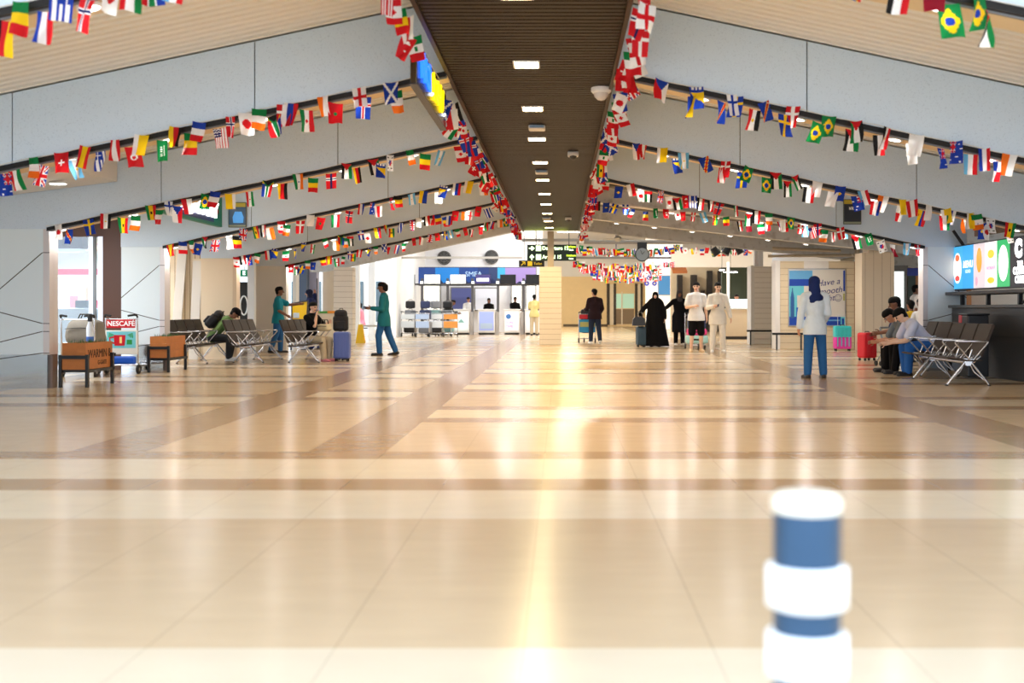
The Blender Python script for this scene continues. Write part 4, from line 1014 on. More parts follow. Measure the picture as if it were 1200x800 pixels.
bt_ = MB(); bx_ = wx(928.5, 31.2) - wx(957.5, 31.2); bt_.lathe([(.05, .2), (.055, .25), (.055, .75), (.02, .95), (.02, 1.02)], (bx_, -.0, 0), 14); bt_.xf(Matrix.Diagonal((1, .15, 1, 1)) @ Matrix.Translation((0, -.08, 0))); bt_.build('bottle_picture', mat('poster_bottle', (46, 96, 160), .4), tp_)

# ------------------------------------------------------------------ lamps
SPOT = 3
for i, d in enumerate((370, 287, 235, 199.5, 172, 151.5, 135.2, 123, 112.3, 103.3, 95.5)):
    Y = F * 2.4 / d
    t = thing('recessed_downlight', 'square warm downlight recessed in the dark slatted ceiling strip', 'light', (-.335, Y, 3.5), 0, 'downlights in the slatted ceiling')
    o = MB(); h, q = .14, .115
    for lo, hi in (((-q - .015, -h - .015), (q + .015, -h)), ((-q - .015, h), (q + .015, h + .015)), ((-q - .015, -h), (-q, h)), ((q, -h), (q + .015, h))): o.box((lo[0], lo[1], -.012), (hi[0], hi[1], .0))
    o.build('bezel', OFFW, t)
    MB().box((-q, -h, -.004), (q, h, .0)).build('diffuser', LAMP, t)
    la = bpy.data.lights.new('warm_light', 'AREA'); la.shape = 'RECTANGLE'; la.size = .23; la.size_y = .28; la.energy = 48; la.color = (1, .70, .33); la.spread = math.radians(150)
    lo_ = bpy.data.objects.new('warm_light', la); lo_.location = (-.335, Y, 3.485); COL.objects.link(lo_)
for side, nm in ((-1, 'left'), (1, 'right')):
    for i, Y in enumerate(BY):
        bsl = SL2 if side > 0 and i > 3 else None  # lamps on the two far right concrete beams are added for brightness
        for k in range(6):
            u = 1.75 + .98 * k
            t = thing('beam_spotlight', 'small white spotlight under the flag hung edge of a roof beam', 'light', (XC + side * u, Y + .16, zb(u, bsl) - .022), 0, 'spotlights under the roof beams')
            t.rotation_euler = (0, side * math.atan(bsl or SL), 0)
            MB().lathe([(.082, .0), (.082, -.02), (.066, -.024), (.064, -.012)], seg=16).build('bezel', WHITE, t)
            MB().lathe([(.064, -.012), (.055, -.022), (.001, -.026)], seg=16).build('lens', LAMPW, t)
            la = bpy.data.lights.new('spot_light', 'AREA'); la.shape = 'DISK'; la.size = .12; la.energy = SPOT * (1 if i < 3 else 2 if side < 0 else 2 if i < 4 else 5); la.color = (1, .95, .88)
            lo_ = bpy.data.objects.new('spot_light', la); lo_.location = (XC + side * u, Y + .16, zb(u, bsl) - .06); COL.objects.link(lo_)
# lamp in the white bulkhead
t = thing('ceiling_lamp', 'oblong white lamp under the white bulkhead at the left edge', 'light', (wx(68, 15.0), 15.0, 2.86 + (wx(68, 15.) + 6.12) * .129 - .015))
MB().bbox((-.11, -.05, -.03), (.11, .05, .0), .02).build('bezel', WHITE, t); MB().bbox((-.095, -.04, -.04), (.095, .04, -.028), .01).build('diffuser', LAMPW, t)
# lamps added to brighten the left shop, then the far hall
for x, y, e, l in ((-10.6, 23.4, 170, 'added square lamp brightening the shop behind the glass front'), (-8.6, 18.0, 60, 'added square lamp over the grey bags, in the low shop ceiling')):
    t = thing('ceiling_lamp', l, 'light', (x, y, 2.75)); MB().bbox((-.3, -.3, -.04), (.3, .3, 0), .01).build('housing', WHITE, t); MB().box((-.27, -.27, -.05), (.27, .27, -.04)).build('diffuser', LAMPW, t)
    la = bpy.data.lights.new('added_shop_light', 'AREA'); la.size = .5; la.energy = e; la.color = (.96, .97, 1)
    lo_ = bpy.data.objects.new('added_shop_light', la); lo_.location = (x, y, 2.68); COL.objects.link(lo_)
for i, (x, y) in enumerate(((-4.5, 40), (-2.5, 44), (-4.5, 48), (-2, 51), (2.5, 42), (6, 44), (.4, 52), (.4, 58), (.5, 64), (1.5, 48), (9.5, 40.5), (-7, 42))):  # hidden lamps added to light the hall; warm ones streak the floor
    t = thing('added_tube_lamp', 'added tube lamp out of view, brightening the far hall', 'light', (x, y, 5.5), 0, 'tube lamps added in the far hall')
    MB().bbox((-.7, -.09, -.06), (.7, .09, 0), .01).build('housing', WHITE, t); MB().bbox((-.68, -.07, -.09), (.68, .07, -.055), .02).build('tube', LAMPW, t)
    la = bpy.data.lights.new('added_tube_light', 'AREA'); la.shape = 'RECTANGLE'; la.size = 1.36; la.size_y = .15; la.energy = 230 if y > 55 else 190 if x > 0 else 90; la.color = (1, .78, .42) if y > 55 else (1, .93, .82) if x > 0 else (.92, .96, 1)
    lo_ = bpy.data.objects.new('added_tube_light', la); lo_.location = (x, y, 5.39); COL.objects.link(lo_)

# ------------------------------------------------------------------ small fittings on the slatted ceiling
def cam_dome(label, X, Y):
    t = thing('dome_camera', label, 'camera', (X, Y, 3.5)); MB().lathe([(.11, 0), (.11, -.04), (.09, -.06)], seg=20).build('housing', WHITE, t); MB().lathe([(.085, -.06), (.07, -.1), (.04, -.13), (.001, -.14)], seg=20).build('dome', mat('pale_dome', (214, 212, 210), .2), t)
cam_dome('large white dome camera at the right edge of the slatted ceiling', .44, 12.35)
def cam_bullet(label, X, Y):
    t = thing('bullet_camera', label, 'camera', (X, Y, 3.5)); MB().bbox((-.085, -.12, -.07), (.085, .1, 0), .02).build('housing', mat('pale_grey_plastic', (208, 208, 206), .4), t); MB().ball((0, -.06, -.075), .055).build('lens', DGREY, t)
cam_bullet('pale camera box under the slatted ceiling, nearer of the two', .19, 17.4); cam_bullet('tiny pale camera under the slatted ceiling near its far end', .2, 29.8)
for X, Y, l in ((-.31, 14.9, 'pale blue fronted box between downlights of the slatted ceiling'), (-.33, 19.7, 'long pale box between downlights midway along the slatted ceiling'), (-.37, 29.7, 'tiny pale box between the far downlights')):
    t = thing('wireless_box', l, 'device', (X, Y, 3.5)); MB().bbox((-.11, -.12, -.06), (.11, .12, 0), .02).build('housing', mat('pale_grey_plastic', (208, 208, 206), .4), t); MB().box((-.09, -.125, -.045), (.09, -.12, -.015)).build('status_strip', mat('grey_blue', (120, 150, 180), .4), t)
# clock, fans, stage lights
Yk = 37.4
t = thing('hanging_clock', 'round grey clock with dark rim hanging below the cross rail', 'clock', P3(752.5, 298, Yk))
MB().cyl((0, -.03, 0), (0, .05, 0), .235, seg=32).build('rim', mat('clock_rim', (58, 62, 68), .4), t); MB().cyl((0, -.036, 0), (0, -.028, 0), .205, seg=32).build('dial', mat('clock_dial', (176, 190, 200), .4), t)
h_ = MB(); h_.tube([(0, -.04, 0), (.08, -.04, .09)], .008, 5); h_.tube([(0, -.04, 0), (-.06, -.04, .15)], .006, 5); h_.build('hands', BLACK, t)
MB().box((-.16, 0, .17), (.16, .03, .40)).build('bracket', mat('clock_rim', (58, 62, 68), .4), t)
def fan(label, px, py, Y, m_, r=.5, top=3.6):
    p = P3(px, py, Y); t = thing('ceiling_fan', label, 'fan', p); MB().cyl((0, 0, .05), (0, 0, top - p.z), .02, seg=8).build('rod', m_, t)
    MB().lathe([(.03, .1), (.1, .06), (.12, 0), (.08, -.06), (.001, -.08)], seg=16).build('motor', m_, t)
    for k in range(3):
        a = k * 2 * PI / 3 + .4; b = MB(); b.box((.1, -.06, -.005), (r, .06, .005)); b.xf(Matrix.Rotation(a, 4, 'Z') @ Matrix.Rotation(.2, 4, 'X')); b.build('blade', m_, t)
fan('white ceiling fan under the dark roof right of the slatted strip', 724, 280, 33.5, mat('fan_white', (205, 205, 200), .4)); fan('dark ceiling fan among the pale flags over the far hall', 722, 298, 45, mat('fan_dark', (60, 60, 90), .4), .75, 5.5)
for px, py, a, l in ((838, 294, -.6, 'first black stage spotlight from the clock, under the cross rail'), (852, 293, .5, 'middle black stage spotlight under the cross rail'), (866, 292, -.5, 'third black stage spotlight from the clock, by the rail bend')):
    p = P3(px, py, 38); t = thing('stage_spotlight', l, 'light', p, 0, 'stage spotlights'); b = MB(); b.cyl((0, 0, .12), (0, -.02, -.16), .11, .14, 14); b.xf(Matrix.Rotation(a, 4, 'Y')); b.build('can', BLACK, t)
    y_ = MB(); y_.tube([(-.14, 0, 0), (-.14, 0, .2), (0, 0, .22), (.14, 0, .2), (.14, 0, 0)], .012, 6); y_.cyl((0, 0, .2), (0, 0, wz(285, 38) - p.z + .05), .015, seg=8); y_.build('bracket', BLACK, t)
# tubular rails by the clad column and the poster wall
for a, b, Y, l in ((875, 909, 35.0, 'low black handrail before the narrow clad column'), (905, 944, 30.7, 'low black handrail below the handwritten poster'), ):
    t = thing('handrail', l, 'rail', (wx((a + b) / 2, Y), Y, 0), 0, 'low black handrails'); w_ = (wx(b, Y) - wx(a, Y)) / 2
    MB().bbox((-w_, -.04, .40), (w_, .04, .46), .01).build('top_bar', BLACK, t)
    for x in (-w_ + .12, w_ - .12): MB().box((x - .02, -.02, 0), (x + .02, .02, .40)).build('leg', DGREY, t)
# ------------------------------------------------------------------ check-in hall
def at(a, b, t, bt, Y): return wx(a, Y), wx(b, Y), wz(bt, Y), wz(t, Y)     # x0 x1 z0 z1
Yd = 48.9
DESKW = mat('desk_white', (240, 240, 240), .35)
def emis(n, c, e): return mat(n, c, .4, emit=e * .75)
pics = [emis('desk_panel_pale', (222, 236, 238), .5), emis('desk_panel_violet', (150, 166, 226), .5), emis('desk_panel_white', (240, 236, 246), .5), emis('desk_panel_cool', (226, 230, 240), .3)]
for i, (a, b, lab) in enumerate(((531, 550, 'white check-in desk with pale teal marked front, beside the parked trolleys'), (560, 580, 'white check-in desk with violet blue front panel'), (590.5, 609, 'white check-in desk with blue emblem and pink lettering on its front'), (615, 633, 'white check-in desk where the person in yellow stands'), (497, 516, 'white check-in desk hidden behind the loaded trolleys'))):
    x0, x1, z0, z1 = at(a, b, 363.5, 391.8, Yd); z0 = 0
    t = thing('checkin_desk', lab, 'desk', ((x0 + x1) / 2, Yd, 0), 0, 'check-in desks'); w_ = (x1 - x0) / 2
    MB().bbox((-w_, 0, .08), (w_, .5, 1.06), .02).build('body', DESKW, t); MB().box((-w_ + .03, .03, 0), (w_ - .03, .47, .08)).build('plinth', BLACK, t)
    MB().bbox((-w_ - .03, -.03, 1.06), (w_ + .03, .52, 1.10), .01).build('top', DESKW, t)
    po = MB().box((-w_ + .06, -.012, .18), (w_ - .06, 0, .98)).build('front_panel', pics[min(i, 3)], t)
    if i == 0: MB().prism([(-.14, .52), (.14, .52), (0, .68)], 'y', -.02, -.012).build('emblem', mat('pale_teal', (150, 206, 200), .5), po)
    if i == 1: MB().box((-w_ + .1, -.016, .25), (w_ - .1, -.012, .5)).build('picture_band', mat('soft_blue', (190, 214, 246), .5), po)
    if i == 2:
        MB().cyl((-.14, -.012, .78), (-.14, -.018, .78), .11, seg=20).build('emblem', mat('emblem_blue', (70, 130, 200), .5), po)
        for q, s_ in enumerate(('FUN', 'TIME')): text('lettering', s_, .15, (-.1, -.016, .52 - q * .17), (RX, 0, 0), mat('pink_ink', (226, 120, 200), .5), po, .002)
    MB().box((w_ + .02, .05, 0), (w_ + .16, .45, .98)).build('side_wing', mat('desk_grey', (176, 172, 170), .4), t)
# portal posts, screens and lit banner above the desks
Yp2 = 50.2
pm = MB()
for a in (465.5, 494.5, 524.5, 553.5, 583.5, 613.5, 633):
    x0, x1, z0, z1 = at(a - 1.4, a + 1.4, 326, 392, Yp2); pm.box((x0, Yp2, 0), (x1, Yp2 + .12, z1))
x0, x1, z0, z1 = at(464, 634, 332, 334, Yp2); pm.box((x0, Yp2, z0), (x1, Yp2 + .12, z1))
tpz = thing('checkin_portal', 'dark grey row of posts and crossbar framing the check-in desks', 'frame', (0, 0, 0))
pm.build('post_frame', mat('portal_grey', (84, 82, 84), .4), tpz)
for a, b, c, e, lab in ((467, 486, (44, 58, 62), .0, 'dark blank screen over the parked trolleys'), (497, 516, (250, 252, 240), 1.3, 'white lit screen over the second check-in place'), (527.5, 546, (250, 250, 246), 1.3, 'white lit screen over the pale fronted desk'), (557, 575, (66, 60, 120), .25, 'violet screen with a white bar over the violet fronted desk'), (586, 604.5, (22, 20, 22), 0, 'black screen over the desk with pink lettering'), (616, 632, (22, 20, 22), 0, 'black screen over the desk next to the board clad column')):
    x0, x1, z0, z1 = at(a, b, 321.5, 332.5, Yp2 - .15); t = thing('hanging_screen', lab, 'screen', ((x0 + x1) / 2, Yp2 - .15, z0), 0, 'check-in screens'); w_ = (x1 - x0) / 2
    MB().bbox((-w_, .01, 0), (w_, .13, z1 - z0), .01).build('casing', BLACK, t); so = MB().box((-w_ + .015, .0, .015), (w_ - .015, .012, z1 - z0 - .015)).build('display', emis('display_%d_%d' % (a, c[0]), c, e) if e else mat('display_%d' % a, c, .25), t)
    if c[0] == 66: MB().box((-w_ + .06, -.004, .11), (w_ - .08, 0, .25)).build('text_bar', emis('bar_white', (244, 244, 255), 1.2), so)
    MB().box((-w_ * 1.2 - .11, .02, .0), (-w_ - .04, .08, .12)).build('number_tile', emis('tile_white', (236, 240, 240), .4), t)
Yh = 51.5
x0, x1, z0, z1 = at(487.5, 628, 313.5, 334, Yh); t = thing('banner', 'long blue picture banner with SMEA lettering above the check-in desks', 'banner', ((x0 + x1) / 2, Yh, z0)); w_ = (x1 - x0) / 2; hz_ = z1 - z0
def bw(px): return wx(px, Yh) - (x0 + x1) / 2
BLN = [('navy', (22, 62, 132)), ('azure', (20, 120, 200)), ('deep', (24, 50, 110)), ('dusk', (40, 56, 96)), ('turq', (60, 160, 206)), ('lilac', (150, 130, 190))]
b = MB(); b.box((-w_ - .03, .02, -.03), (w_ + .03, .12, hz_ + .03), 0)
segs = [(487.5, 510, 0), (510, 538, 1), (538, 560, 0), (560, 573, 2), (573, 583, 3), (583, 592, 4), (592, 604, 5), (604, 628, 5)]
b.build('frame', DGREY, t)
p = MB()
for a, c, i in segs: p.box((bw(a), 0, 0), (bw(c), .02, hz_), i)
po = p.build('picture', [emis('banner_' + n, c, .35) for n, c in BLN], t)
q = MB(); rnd = random.Random(5)
for k in range(16):
    x = -w_ + .4 + k * (2 * w_ - .8) / 15; h = rnd.uniform(.12, .34); q.add([(x - .28, -.004, 0), (x + .28, -.004, 0), (x + rnd.uniform(-.1, .1), -.004, h), (x - .28, .0, 0), (x + .28, 0, 0), (x, 0, h)], [(0, 1, 2), (5, 4, 3), (0, 2, 5, 3), (1, 4, 5, 2), (0, 3, 4, 1)])
q.build('mountain_picture', emis('banner_dark', (24, 36, 80), .2), po)
text('lettering', 'SMEA', .32, (bw(555), -.006, hz_ * .62), (RX, 0, 0), emis('banner_letters', (170, 200, 230), .6), t, .003)
# back panels behind the desks
for a, b_, t_, bt_, c, e, lab in ((468, 490, 336, 372, (222, 228, 240), .45, 'pale wall panel behind the parked trolleys'), (497, 515, 334, 372, (252, 252, 240), 1.1, 'bright white wall panel behind the leaning clerk'), (529, 552, 337.5, 363, (84, 92, 150), .15, 'slate blue wall screen behind the clerk in white'), (557, 582, 338, 363, (206, 210, 222), .4, 'pale wall screen behind the clerk in black'), (600, 611, 333, 372, (252, 252, 246), 1.0, 'narrow bright panel behind the third clerk'), (617, 627, 333, 365, (252, 252, 250), 1.0, 'narrow bright panel behind the person in yellow')):
    x0, x1, z0, z1 = at(a, b_, t_, bt_, 53.7); t = thing('wall_panel', lab, 'panel', ((x0 + x1) / 2, 53.7, z0), 0, 'panels behind the check-in desks'); w_ = (x1 - x0) / 2
    MB().box((-w_ - .05, .03, -.05), (w_ + .05, .28, z1 - z0 + .05)).build('frame', MGREY, t); MB().box((-w_, .02, 0), (w_, .035, z1 - z0)).build('display', emis('panel_%d' % a, c, e), t)
for px, py, lab in ((520.5, 302, 'black round wall fan above the white lit screen'), (576, 301, 'black round wall fan above the violet screen')):
    p = P3(px, py, 53.9); t = thing('wall_fan', lab, 'fan', p, 0, 'round wall fans')
    MB().cyl((0, -.08, 0), (0, .1, 0), .33, seg=28).build('housing', mat('fan_black', (36, 38, 40), .5), t); r_ = MB()
    for r in (.12, .2, .29): r_.tube([(r * math.cos(2 * PI * k / 24), -.1, r * math.sin(2 * PI * k / 24)) for k in range(24)], .01, 5, closed=True)
    for k in range(4): r_.tube([(.3 * math.cos(k * PI / 4), -.1, .3 * math.sin(k * PI / 4)), (-.3 * math.cos(k * PI / 4), -.1, -.3 * math.sin(k * PI / 4))], .008, 5)
    r_.build('guard', MGREY, t)
# parked trolleys with luggage
def white_panel(c):
    def f(t, w):
        q = MB(); q.bbox((-w + .0, -.024, .36), (w, -.006, .62), .01, 0); q.bbox((-w, -.024, .70), (w, -.006, .9), .01, 0); q.build('advert_board', c, t)
    return f
ADW = mat('advert_pale', (232, 240, 246), .4); ADO = mat('advert_orange', (222, 150, 70), .5); ADB = mat('advert_light_blue', (176, 196, 226), .4)
LUG = [BLACK, mat('navy_case', (40, 52, 90), .5), mat('grey_case', (126, 130, 136), .5), mat('teal_case', (120, 160, 160), .5)]
trs = [(478, 45.2, -.1, ADW, 'leftmost of the parked trolleys by the check-in wall, piled with black bags', [0, 2, 0]), (495, 44.6, -.15, ADB, 'parked trolley with pale blue boards and a navy bag on top', [2, 1, 1]), (510, 45.2, .1, ADW, 'parked trolley with a white board before the leaning clerk', [0, 3, 2]), (521, 46.4, -.2, ADB, 'parked trolley with a teal case in the middle of the trolley cluster', [3, 2, 0]), (528, 44.6, .05, ADO, 'parked trolley with an orange board nearest the check-in desks', [])]
for px, Y, rz, c, lab, bags in trs:
    x = wx(px, Y); trolley(lab, (x, Y, 0), rz, white_panel(c), 'parked luggage trolleys', None)
    z = .155
    for k, b in enumerate(bags):
        h = (.46, .38, .3)[k % 3]; nm = ('lowest', 'second', 'topmost')[k] if len(bags) > 1 else 'only'
        t = thing('travel_bag', '%s bag on the %s' % (nm, {478: 'trolley against the check-in side wall', 495: 'trolley with pale blue boards', 510: 'white boarded trolley before the leaning clerk', 521: 'middle trolley of the parked cluster'}[px]), 'bag', (x - .43 * math.sin(rz), Y + .43 * math.cos(rz), z), rz + .1 * k, 'luggage on the parked trolleys')
        MB().bbox((-.25 + .03 * k, -.16, 0), (.25 - .03 * k, .16, h), .06, 0, 3).build('bag', LUG[b], t)
        MB().tube([(-.08, 0, h - .01), (-.06, 0, h + .05), (.06, 0, h + .05), (.08, 0, h - .01)], .012, 6).build('carry_handle', RUB, t); z += h + .066
# stacked bags sit on each other: handles are folded into the load above

# ------------------------------------------------------------------ shops at the far right
t = thing('light_box_sign', 'red and white lit shop sign beside the tan wall door', 'sign', P3(761.5, 327, 61.8)); w_ = .4
MB().bbox((-.42, 0, 0), (.42, .15, .34), .02).build('box', emis('lightbox_red', (240, 70, 50), .9), t); MB().box((-.3, -.01, .08), (.3, 0, .26)).build('white_face', emis('lightbox_white', (255, 240, 230), 1.6), t)
for px, py in ((758, 332), (767, 332)):
    p = P3(px, py, 61.8); t = thing('round_sign', 'small blue round sign under the red and white lit shop sign, ' + ('first from the door' if px < 760 else 'second from the door'), 'sign', p); MB().cyl((0, 0, 0), (0, .1, 0), .13, seg=20).build('disc', mat('sign_blue', (40, 70, 200), .4, emit=.3), t); MB().cyl((0, -.012, 0), (0, 0, 0), .06, seg=16).build('symbol', WHITE, t)
t = thing('shop_poster', 'blue picture poster in the bright shop front behind the robed women', 'poster', P3(779, 346, 61.8)); MB().bbox((-.38, 0, 0), (.42, .08, 1.1), .02).build('frame', ALU, t); MB().box((-.34, -.01, .04), (.38, 0, 1.06)).build('picture', emis('poster_bright_blue', (80, 150, 214), .4), t)
for n, a in zip(('first', 'second', 'third'), (766, 773.5, 780.5)):  # upright tube lights on the wall over the shop
    x0, x1, z0, z1 = at(a, a + 3.2, 294, 320, 61.8); t = thing('upright_tube_light', n + ' from the clock of three glowing upright tubes over the bright shop', 'light', ((x0 + x1) / 2, 61.8, z0), 0, 'upright tubes over the bright shop'); w_ = (x1 - x0) / 2
    MB().bbox((-w_, 0, 0), (w_, .1, z1 - z0), .03).build('tube', emis('tube_violet_white', (236, 226, 255), 3), t); MB().box((-w_, .1, .1), (w_, .2, .3)).build('bracket', MGREY, t)
x0, x1, z0, z1 = at(786, 803, 313.5, 319.5, 54); t = thing('awning', 'small orange brown awning over the dark shop columns', 'awning', ((x0 + x1) / 2, 54, z0)); w_ = (x1 - x0) / 2
MB().prism([(-.9, 0), (0, .3), (0, .34), (-.9, .04)], 'x', -w_, w_).build('canopy', mat('awning_orange', (196, 120, 70), .6), t)
MB().box((-w_, -.92, -.06), (w_, -.88, .05)).build('valance', mat('awning_orange', (196, 120, 70), .6), t)
Ycc = 41.5
x0, x1, z0, z1 = at(846, 880, 361, 397, Ycc); t = thing('cafe_counter', 'cream cafe counter with a lit glass display beside the clad column', 'counter', ((x0 + x1) / 2, Ycc, 0)); w_ = (x1 - x0) / 2
MB().bbox((-w_, 0, .1), (w_ + .5, .6, 1.08), .01).build('body', CREAM, t); MB().box((-w_, .03, 0), (w_ + .5, .58, .1)).build('plinth', DGREY, t)
MB().bbox((-w_ - .02, -.04, 1.08), (w_ + .5, .62, 1.13), .01).build('top', OFFW, t)
MB().bbox((-w_ + .2, .06, 1.13), (w_ + .4, .3, 1.46), .01).build('lit_display', emis('display_case', (226, 244, 250), 1.0), t)
for a, b, t_, c, nm, lab, e in ((876, 882, 319, (190, 40, 44), 'hanging_banner', 'red hanging banner inside the dark cafe', .2),):
    x0, x1, z0, z1 = at(a, b, t_, 352, 51); t = thing(nm, lab, 'banner', ((x0 + x1) / 2, 51, z0)); MB().box((-.12, 0, 0), (.12, .02, z1 - z0)).build('cloth', emis('banner_red', c, e), t); MB().cyl((-.16, .01, z1 - z0), (.16, .01, z1 - z0), .02, seg=8).build('rod', MGREY, t); MB().cyl((0, .01, z1 - z0), (0, .01, 4.2 - z0), .008, seg=6).build('wire', MGREY, t)
for px, py, lab in ((856, 318.5, 'wide white lamp over the dark cafe counter'), (846, 316, 'small warm lamp over the cafe, beside the stage lights'),):
    p = P3(px, py, 48); t = thing('pendant_lamp', lab, 'light', p); MB().bbox((-.3 if px > 850 else -.12, -.1, 0), (.3 if px > 850 else .12, .1, .07), .02).build('shade', DGREY, t); MB().bbox((-.28 if px > 850 else -.1, -.08, -.03), (.28 if px > 850 else .1, .08, .0), .01).build('diffuser', LAMPW, t); MB().cyl((0, 0, .07), (0, 0, 4.3 - p.z), .01, seg=6).build('cord', DGREY, t)
x0, x1, z0, z1 = at(852, 855, 320, 370, 46); wall('trim_3', (x0, 46, 0), (x1, 46.1, 3), WHITE)
# ------------------------------------------------------------------ left side: shop interior, leaning boards, cleaning cart, exit sign
t = thing('menu_board', 'brown hanging menu box inside the shop behind the first column', 'sign', (wx(80, 22.6), 22.6, wz(291, 22.6))); MB().bbox((-.34, 0, 0), (.27, .3, .42), .01).build('box', BROWN, t); MB().box((-.3, .02, -.07), (.22, .28, 0)).build('lit_underside', emis('board_light', (240, 244, 255), .8), t)
MB().cyl((0, .15, .42), (0, .15, 2.75 - wz(291, 22.6)), .012, seg=6).build('hanger', DGREY, t)
t = thing('food_picture', 'bright picture panel of plates in the shop behind the glass', 'picture', (wx(107, 25), 25, wz(294, 25))); MB().bbox((-.34, 0, 0), (.32, .08, .50), .01).build('panel', emis('picture_pale', (216, 236, 240), .5), t)
for x, z, r in ((-.12, .2, .14), (.14, .28, .15), (.12, .06, .06)):
    po = MB().cyl((x, -.012, z), (x, 0, z), r, seg=24).build('plate', mat('plate_red_rim', (200, 80, 70), .5), t); MB().cyl((x, -.02, z), (x, -.012, z), r * .8, seg=24).build('food', mat('food_cream', (236, 216, 180), .5), po)
MB().cyl((0, .04, .5), (0, .04, 2.75 - wz(294, 25)), .012, seg=6).build('hanger', DGREY, t)
t = thing('shop_counter_sign', 'bright red topped shop sign glowing behind the glass front', 'sign', (wx(92, 25.6), 25.6, 0)); MB().bbox((-.8, 0, .02), (.5, .2, 1.95), .01).build('panel', emis('sign_soft_white', (246, 244, 250), .7), t); MB().box((-.82, -.02, 1.87), (.52, .0, 2.0)).build('header', emis('sign_crimson', (206, 30, 70), .5), t)
for x, c, z in ((-.1, 'pinkred', .9), (.25, 'coral', 1.1), (.45, 'crimson', .8)): MB().box((x - .09, -.02, z), (x + .09, 0, z + .5)).build('picture', emis('sign_' + c, {'pinkred': (240, 120, 130), 'coral': (250, 150, 120), 'crimson': (206, 30, 70)}[c], .4), t)
t = thing('shop_desk', 'white shop desk with a dark card reader behind the glass front', 'desk', (wx(92, 22.9), 22.9, 0)); MB().bbox((-.5, 0, .05), (.62, .5, 1.12), .02).build('body', mat('desk_bluewhite', (232, 238, 250), .4), t); MB().box((-.46, .03, 0), (.58, .47, .05)).build('plinth', BLACK, t); MB().bbox((-.1, .05, 1.12), (.15, .2, 1.28), .02).build('card_reader', mat('reader_green_black', (36, 54, 52), .4), t)
for k, (x, r, h, lab) in enumerate(((-8.42, .06, 2.6, 'tallest pale board leaning against the slatted wall'), (-8.0, .03, 2.2, 'shorter pale board leaning beside the tan column'))):
    t = thing('leaning_board', lab, 'board', (x, 24.78, 0), 0, 'boards leaning on the slatted wall'); b = MB(); b.bbox((-.1, -.02, 0), (.1, .02, h), .005); b.xf(Matrix.Rotation(-.05, 4, 'X') @ Matrix.Rotation(r, 4, 'Y')); b.build('board', OFFW, t); c = MB(); c.box((-.1, -.024, h - .04), (.1, .024, h)); c.xf(Matrix.Rotation(-.05, 4, 'X') @ Matrix.Rotation(r, 4, 'Y')); c.build('end_cap', CREAM, t)
t = thing('exit_sign', 'green exit sign above the black poster behind the tan column', 'sign', P3(286, 324, 31)); MB().bbox((-.11, 0, 0), (.09, .06, .19), .01).build('box', emis('exit_green', (20, 130, 90), .3), t); text('lettering', 'E', .15, (0, -.006, .095), (RX, 0, 0), SW, t, .002); MB().cyl((0, .03, .19), (0, .03, 1.3), .01, seg=6).build('hanger', DGREY, t)
t = thing('standing_poster', 'black poster with a white ring behind the seated man in green', 'poster', (wx(286, 31.5), 31.5, 0)); MB().bbox((-.12, 0, .1), (.12, .05, 1.85), .01).build('board', BLACK, t)
r_ = MB(); r_.tube([(.10 * math.cos(2 * PI * k / 24), -.01, 1.2 + .26 * math.sin(2 * PI * k / 24)) for k in range(24)], .022, 6, closed=True); r_.build('ring', WHITE, t); MB().box((-.15, -.1, 0), (.15, .15, .1)).build('base', DGREY, t)
struct(MB().box((wx(273.5, 29.6), 29.6, 0), (wx(277, 29.6), 29.8, 3)).box((wx(290, 30.5), 30.5, 0), (wx(298, 30.5), 30.7, 3)).build('window_4', WHITE))
Yj = 30.6
t = thing('cleaning_cart', 'cleaning cart with a yellow bag between the two cleaners', 'cart', (wx(351, Yj), Yj, 0), .2)
f = MB(); f.tube([(-.2, -.2, .08), (-.2, -.2, 1.25)], .016, 8); f.tube([(-.2, .2, .08), (-.2, .2, 1.25)], .016, 8); f.tube([(.22, -.2, .08), (.22, -.2, 1.32)], .016, 8); f.tube([(.22, .2, .08), (.22, .2, 1.32)], .016, 8); f.tube([(-.2, -.2, 1.25), (.22, -.2, 1.32), (.22, .2, 1.32), (-.2, .2, 1.25), (-.2, -.2, 1.25)], .016, 8); f.bbox((-.28, -.26, .08), (.28, .26, .14), .02); f.build('frame', DGREY, t)
b = MB(); b.prism([(-.17, .62), (.16, .58), (.20, 1.30), (-.18, 1.23)], 'y', -.17, .17); b.build('yellow_bag', mat('yellow_vinyl', (250, 206, 20), .4), t)
MB().bbox((-.2, -.2, .14), (.2, .2, .42), .03).build('bucket', mat('bucket_grey_blue', (160, 176, 190), .5), t); MB().bbox((-.16, -.22, .86), (.0, -.18, 1.0), .02).build('cloth', mat('cloth_white_blue', (206, 220, 236), .7), t)
for x in (-.22, .22):
    for y in (-.2, .2): MB().cyl((x - .015, y, .04), (x + .015, y, .04), .04, seg=12).build('wheel', RUB, t)
t = thing('service_counter', 'beige box counter with green and orange strip behind the seated woman', 'counter', (wx(381, 32.2), 32.2, 0)); MB().bbox((-.28, 0, 0), (.34, .4, .98), .02).build('body', CREAM, t); MB().box((-.28, -.01, .98), (.06, .3, 1.04)).build('green_strip', mat('strip_green', (90, 170, 70), .5), t); MB().box((.07, -.01, .98), (.34, .3, 1.05)).build('orange_strip', mat('strip_orange', (250, 160, 50), .5), t)
t = thing('wet_floor_sign', 'yellow folding wet floor sign beyond the clad white column', 'sign', (wx(422.5, 36.8), 36.8, 0)); 
for s in (-1, 1): MB().hexa([(-.14, s * .14 - .01, 0), (.14, s * .14 - .01, 0), (.14, s * .14 + .01, 0), (-.14, s * .14 + .01, 0), (-.07, s * .015 - .01, .6), (.07, s * .015 - .01, .6), (.07, s * .015 + .01, .6), (-.07, s * .015 + .01, .6)]).build('board', mat('caution_yellow', (250, 200, 30), .45), t)
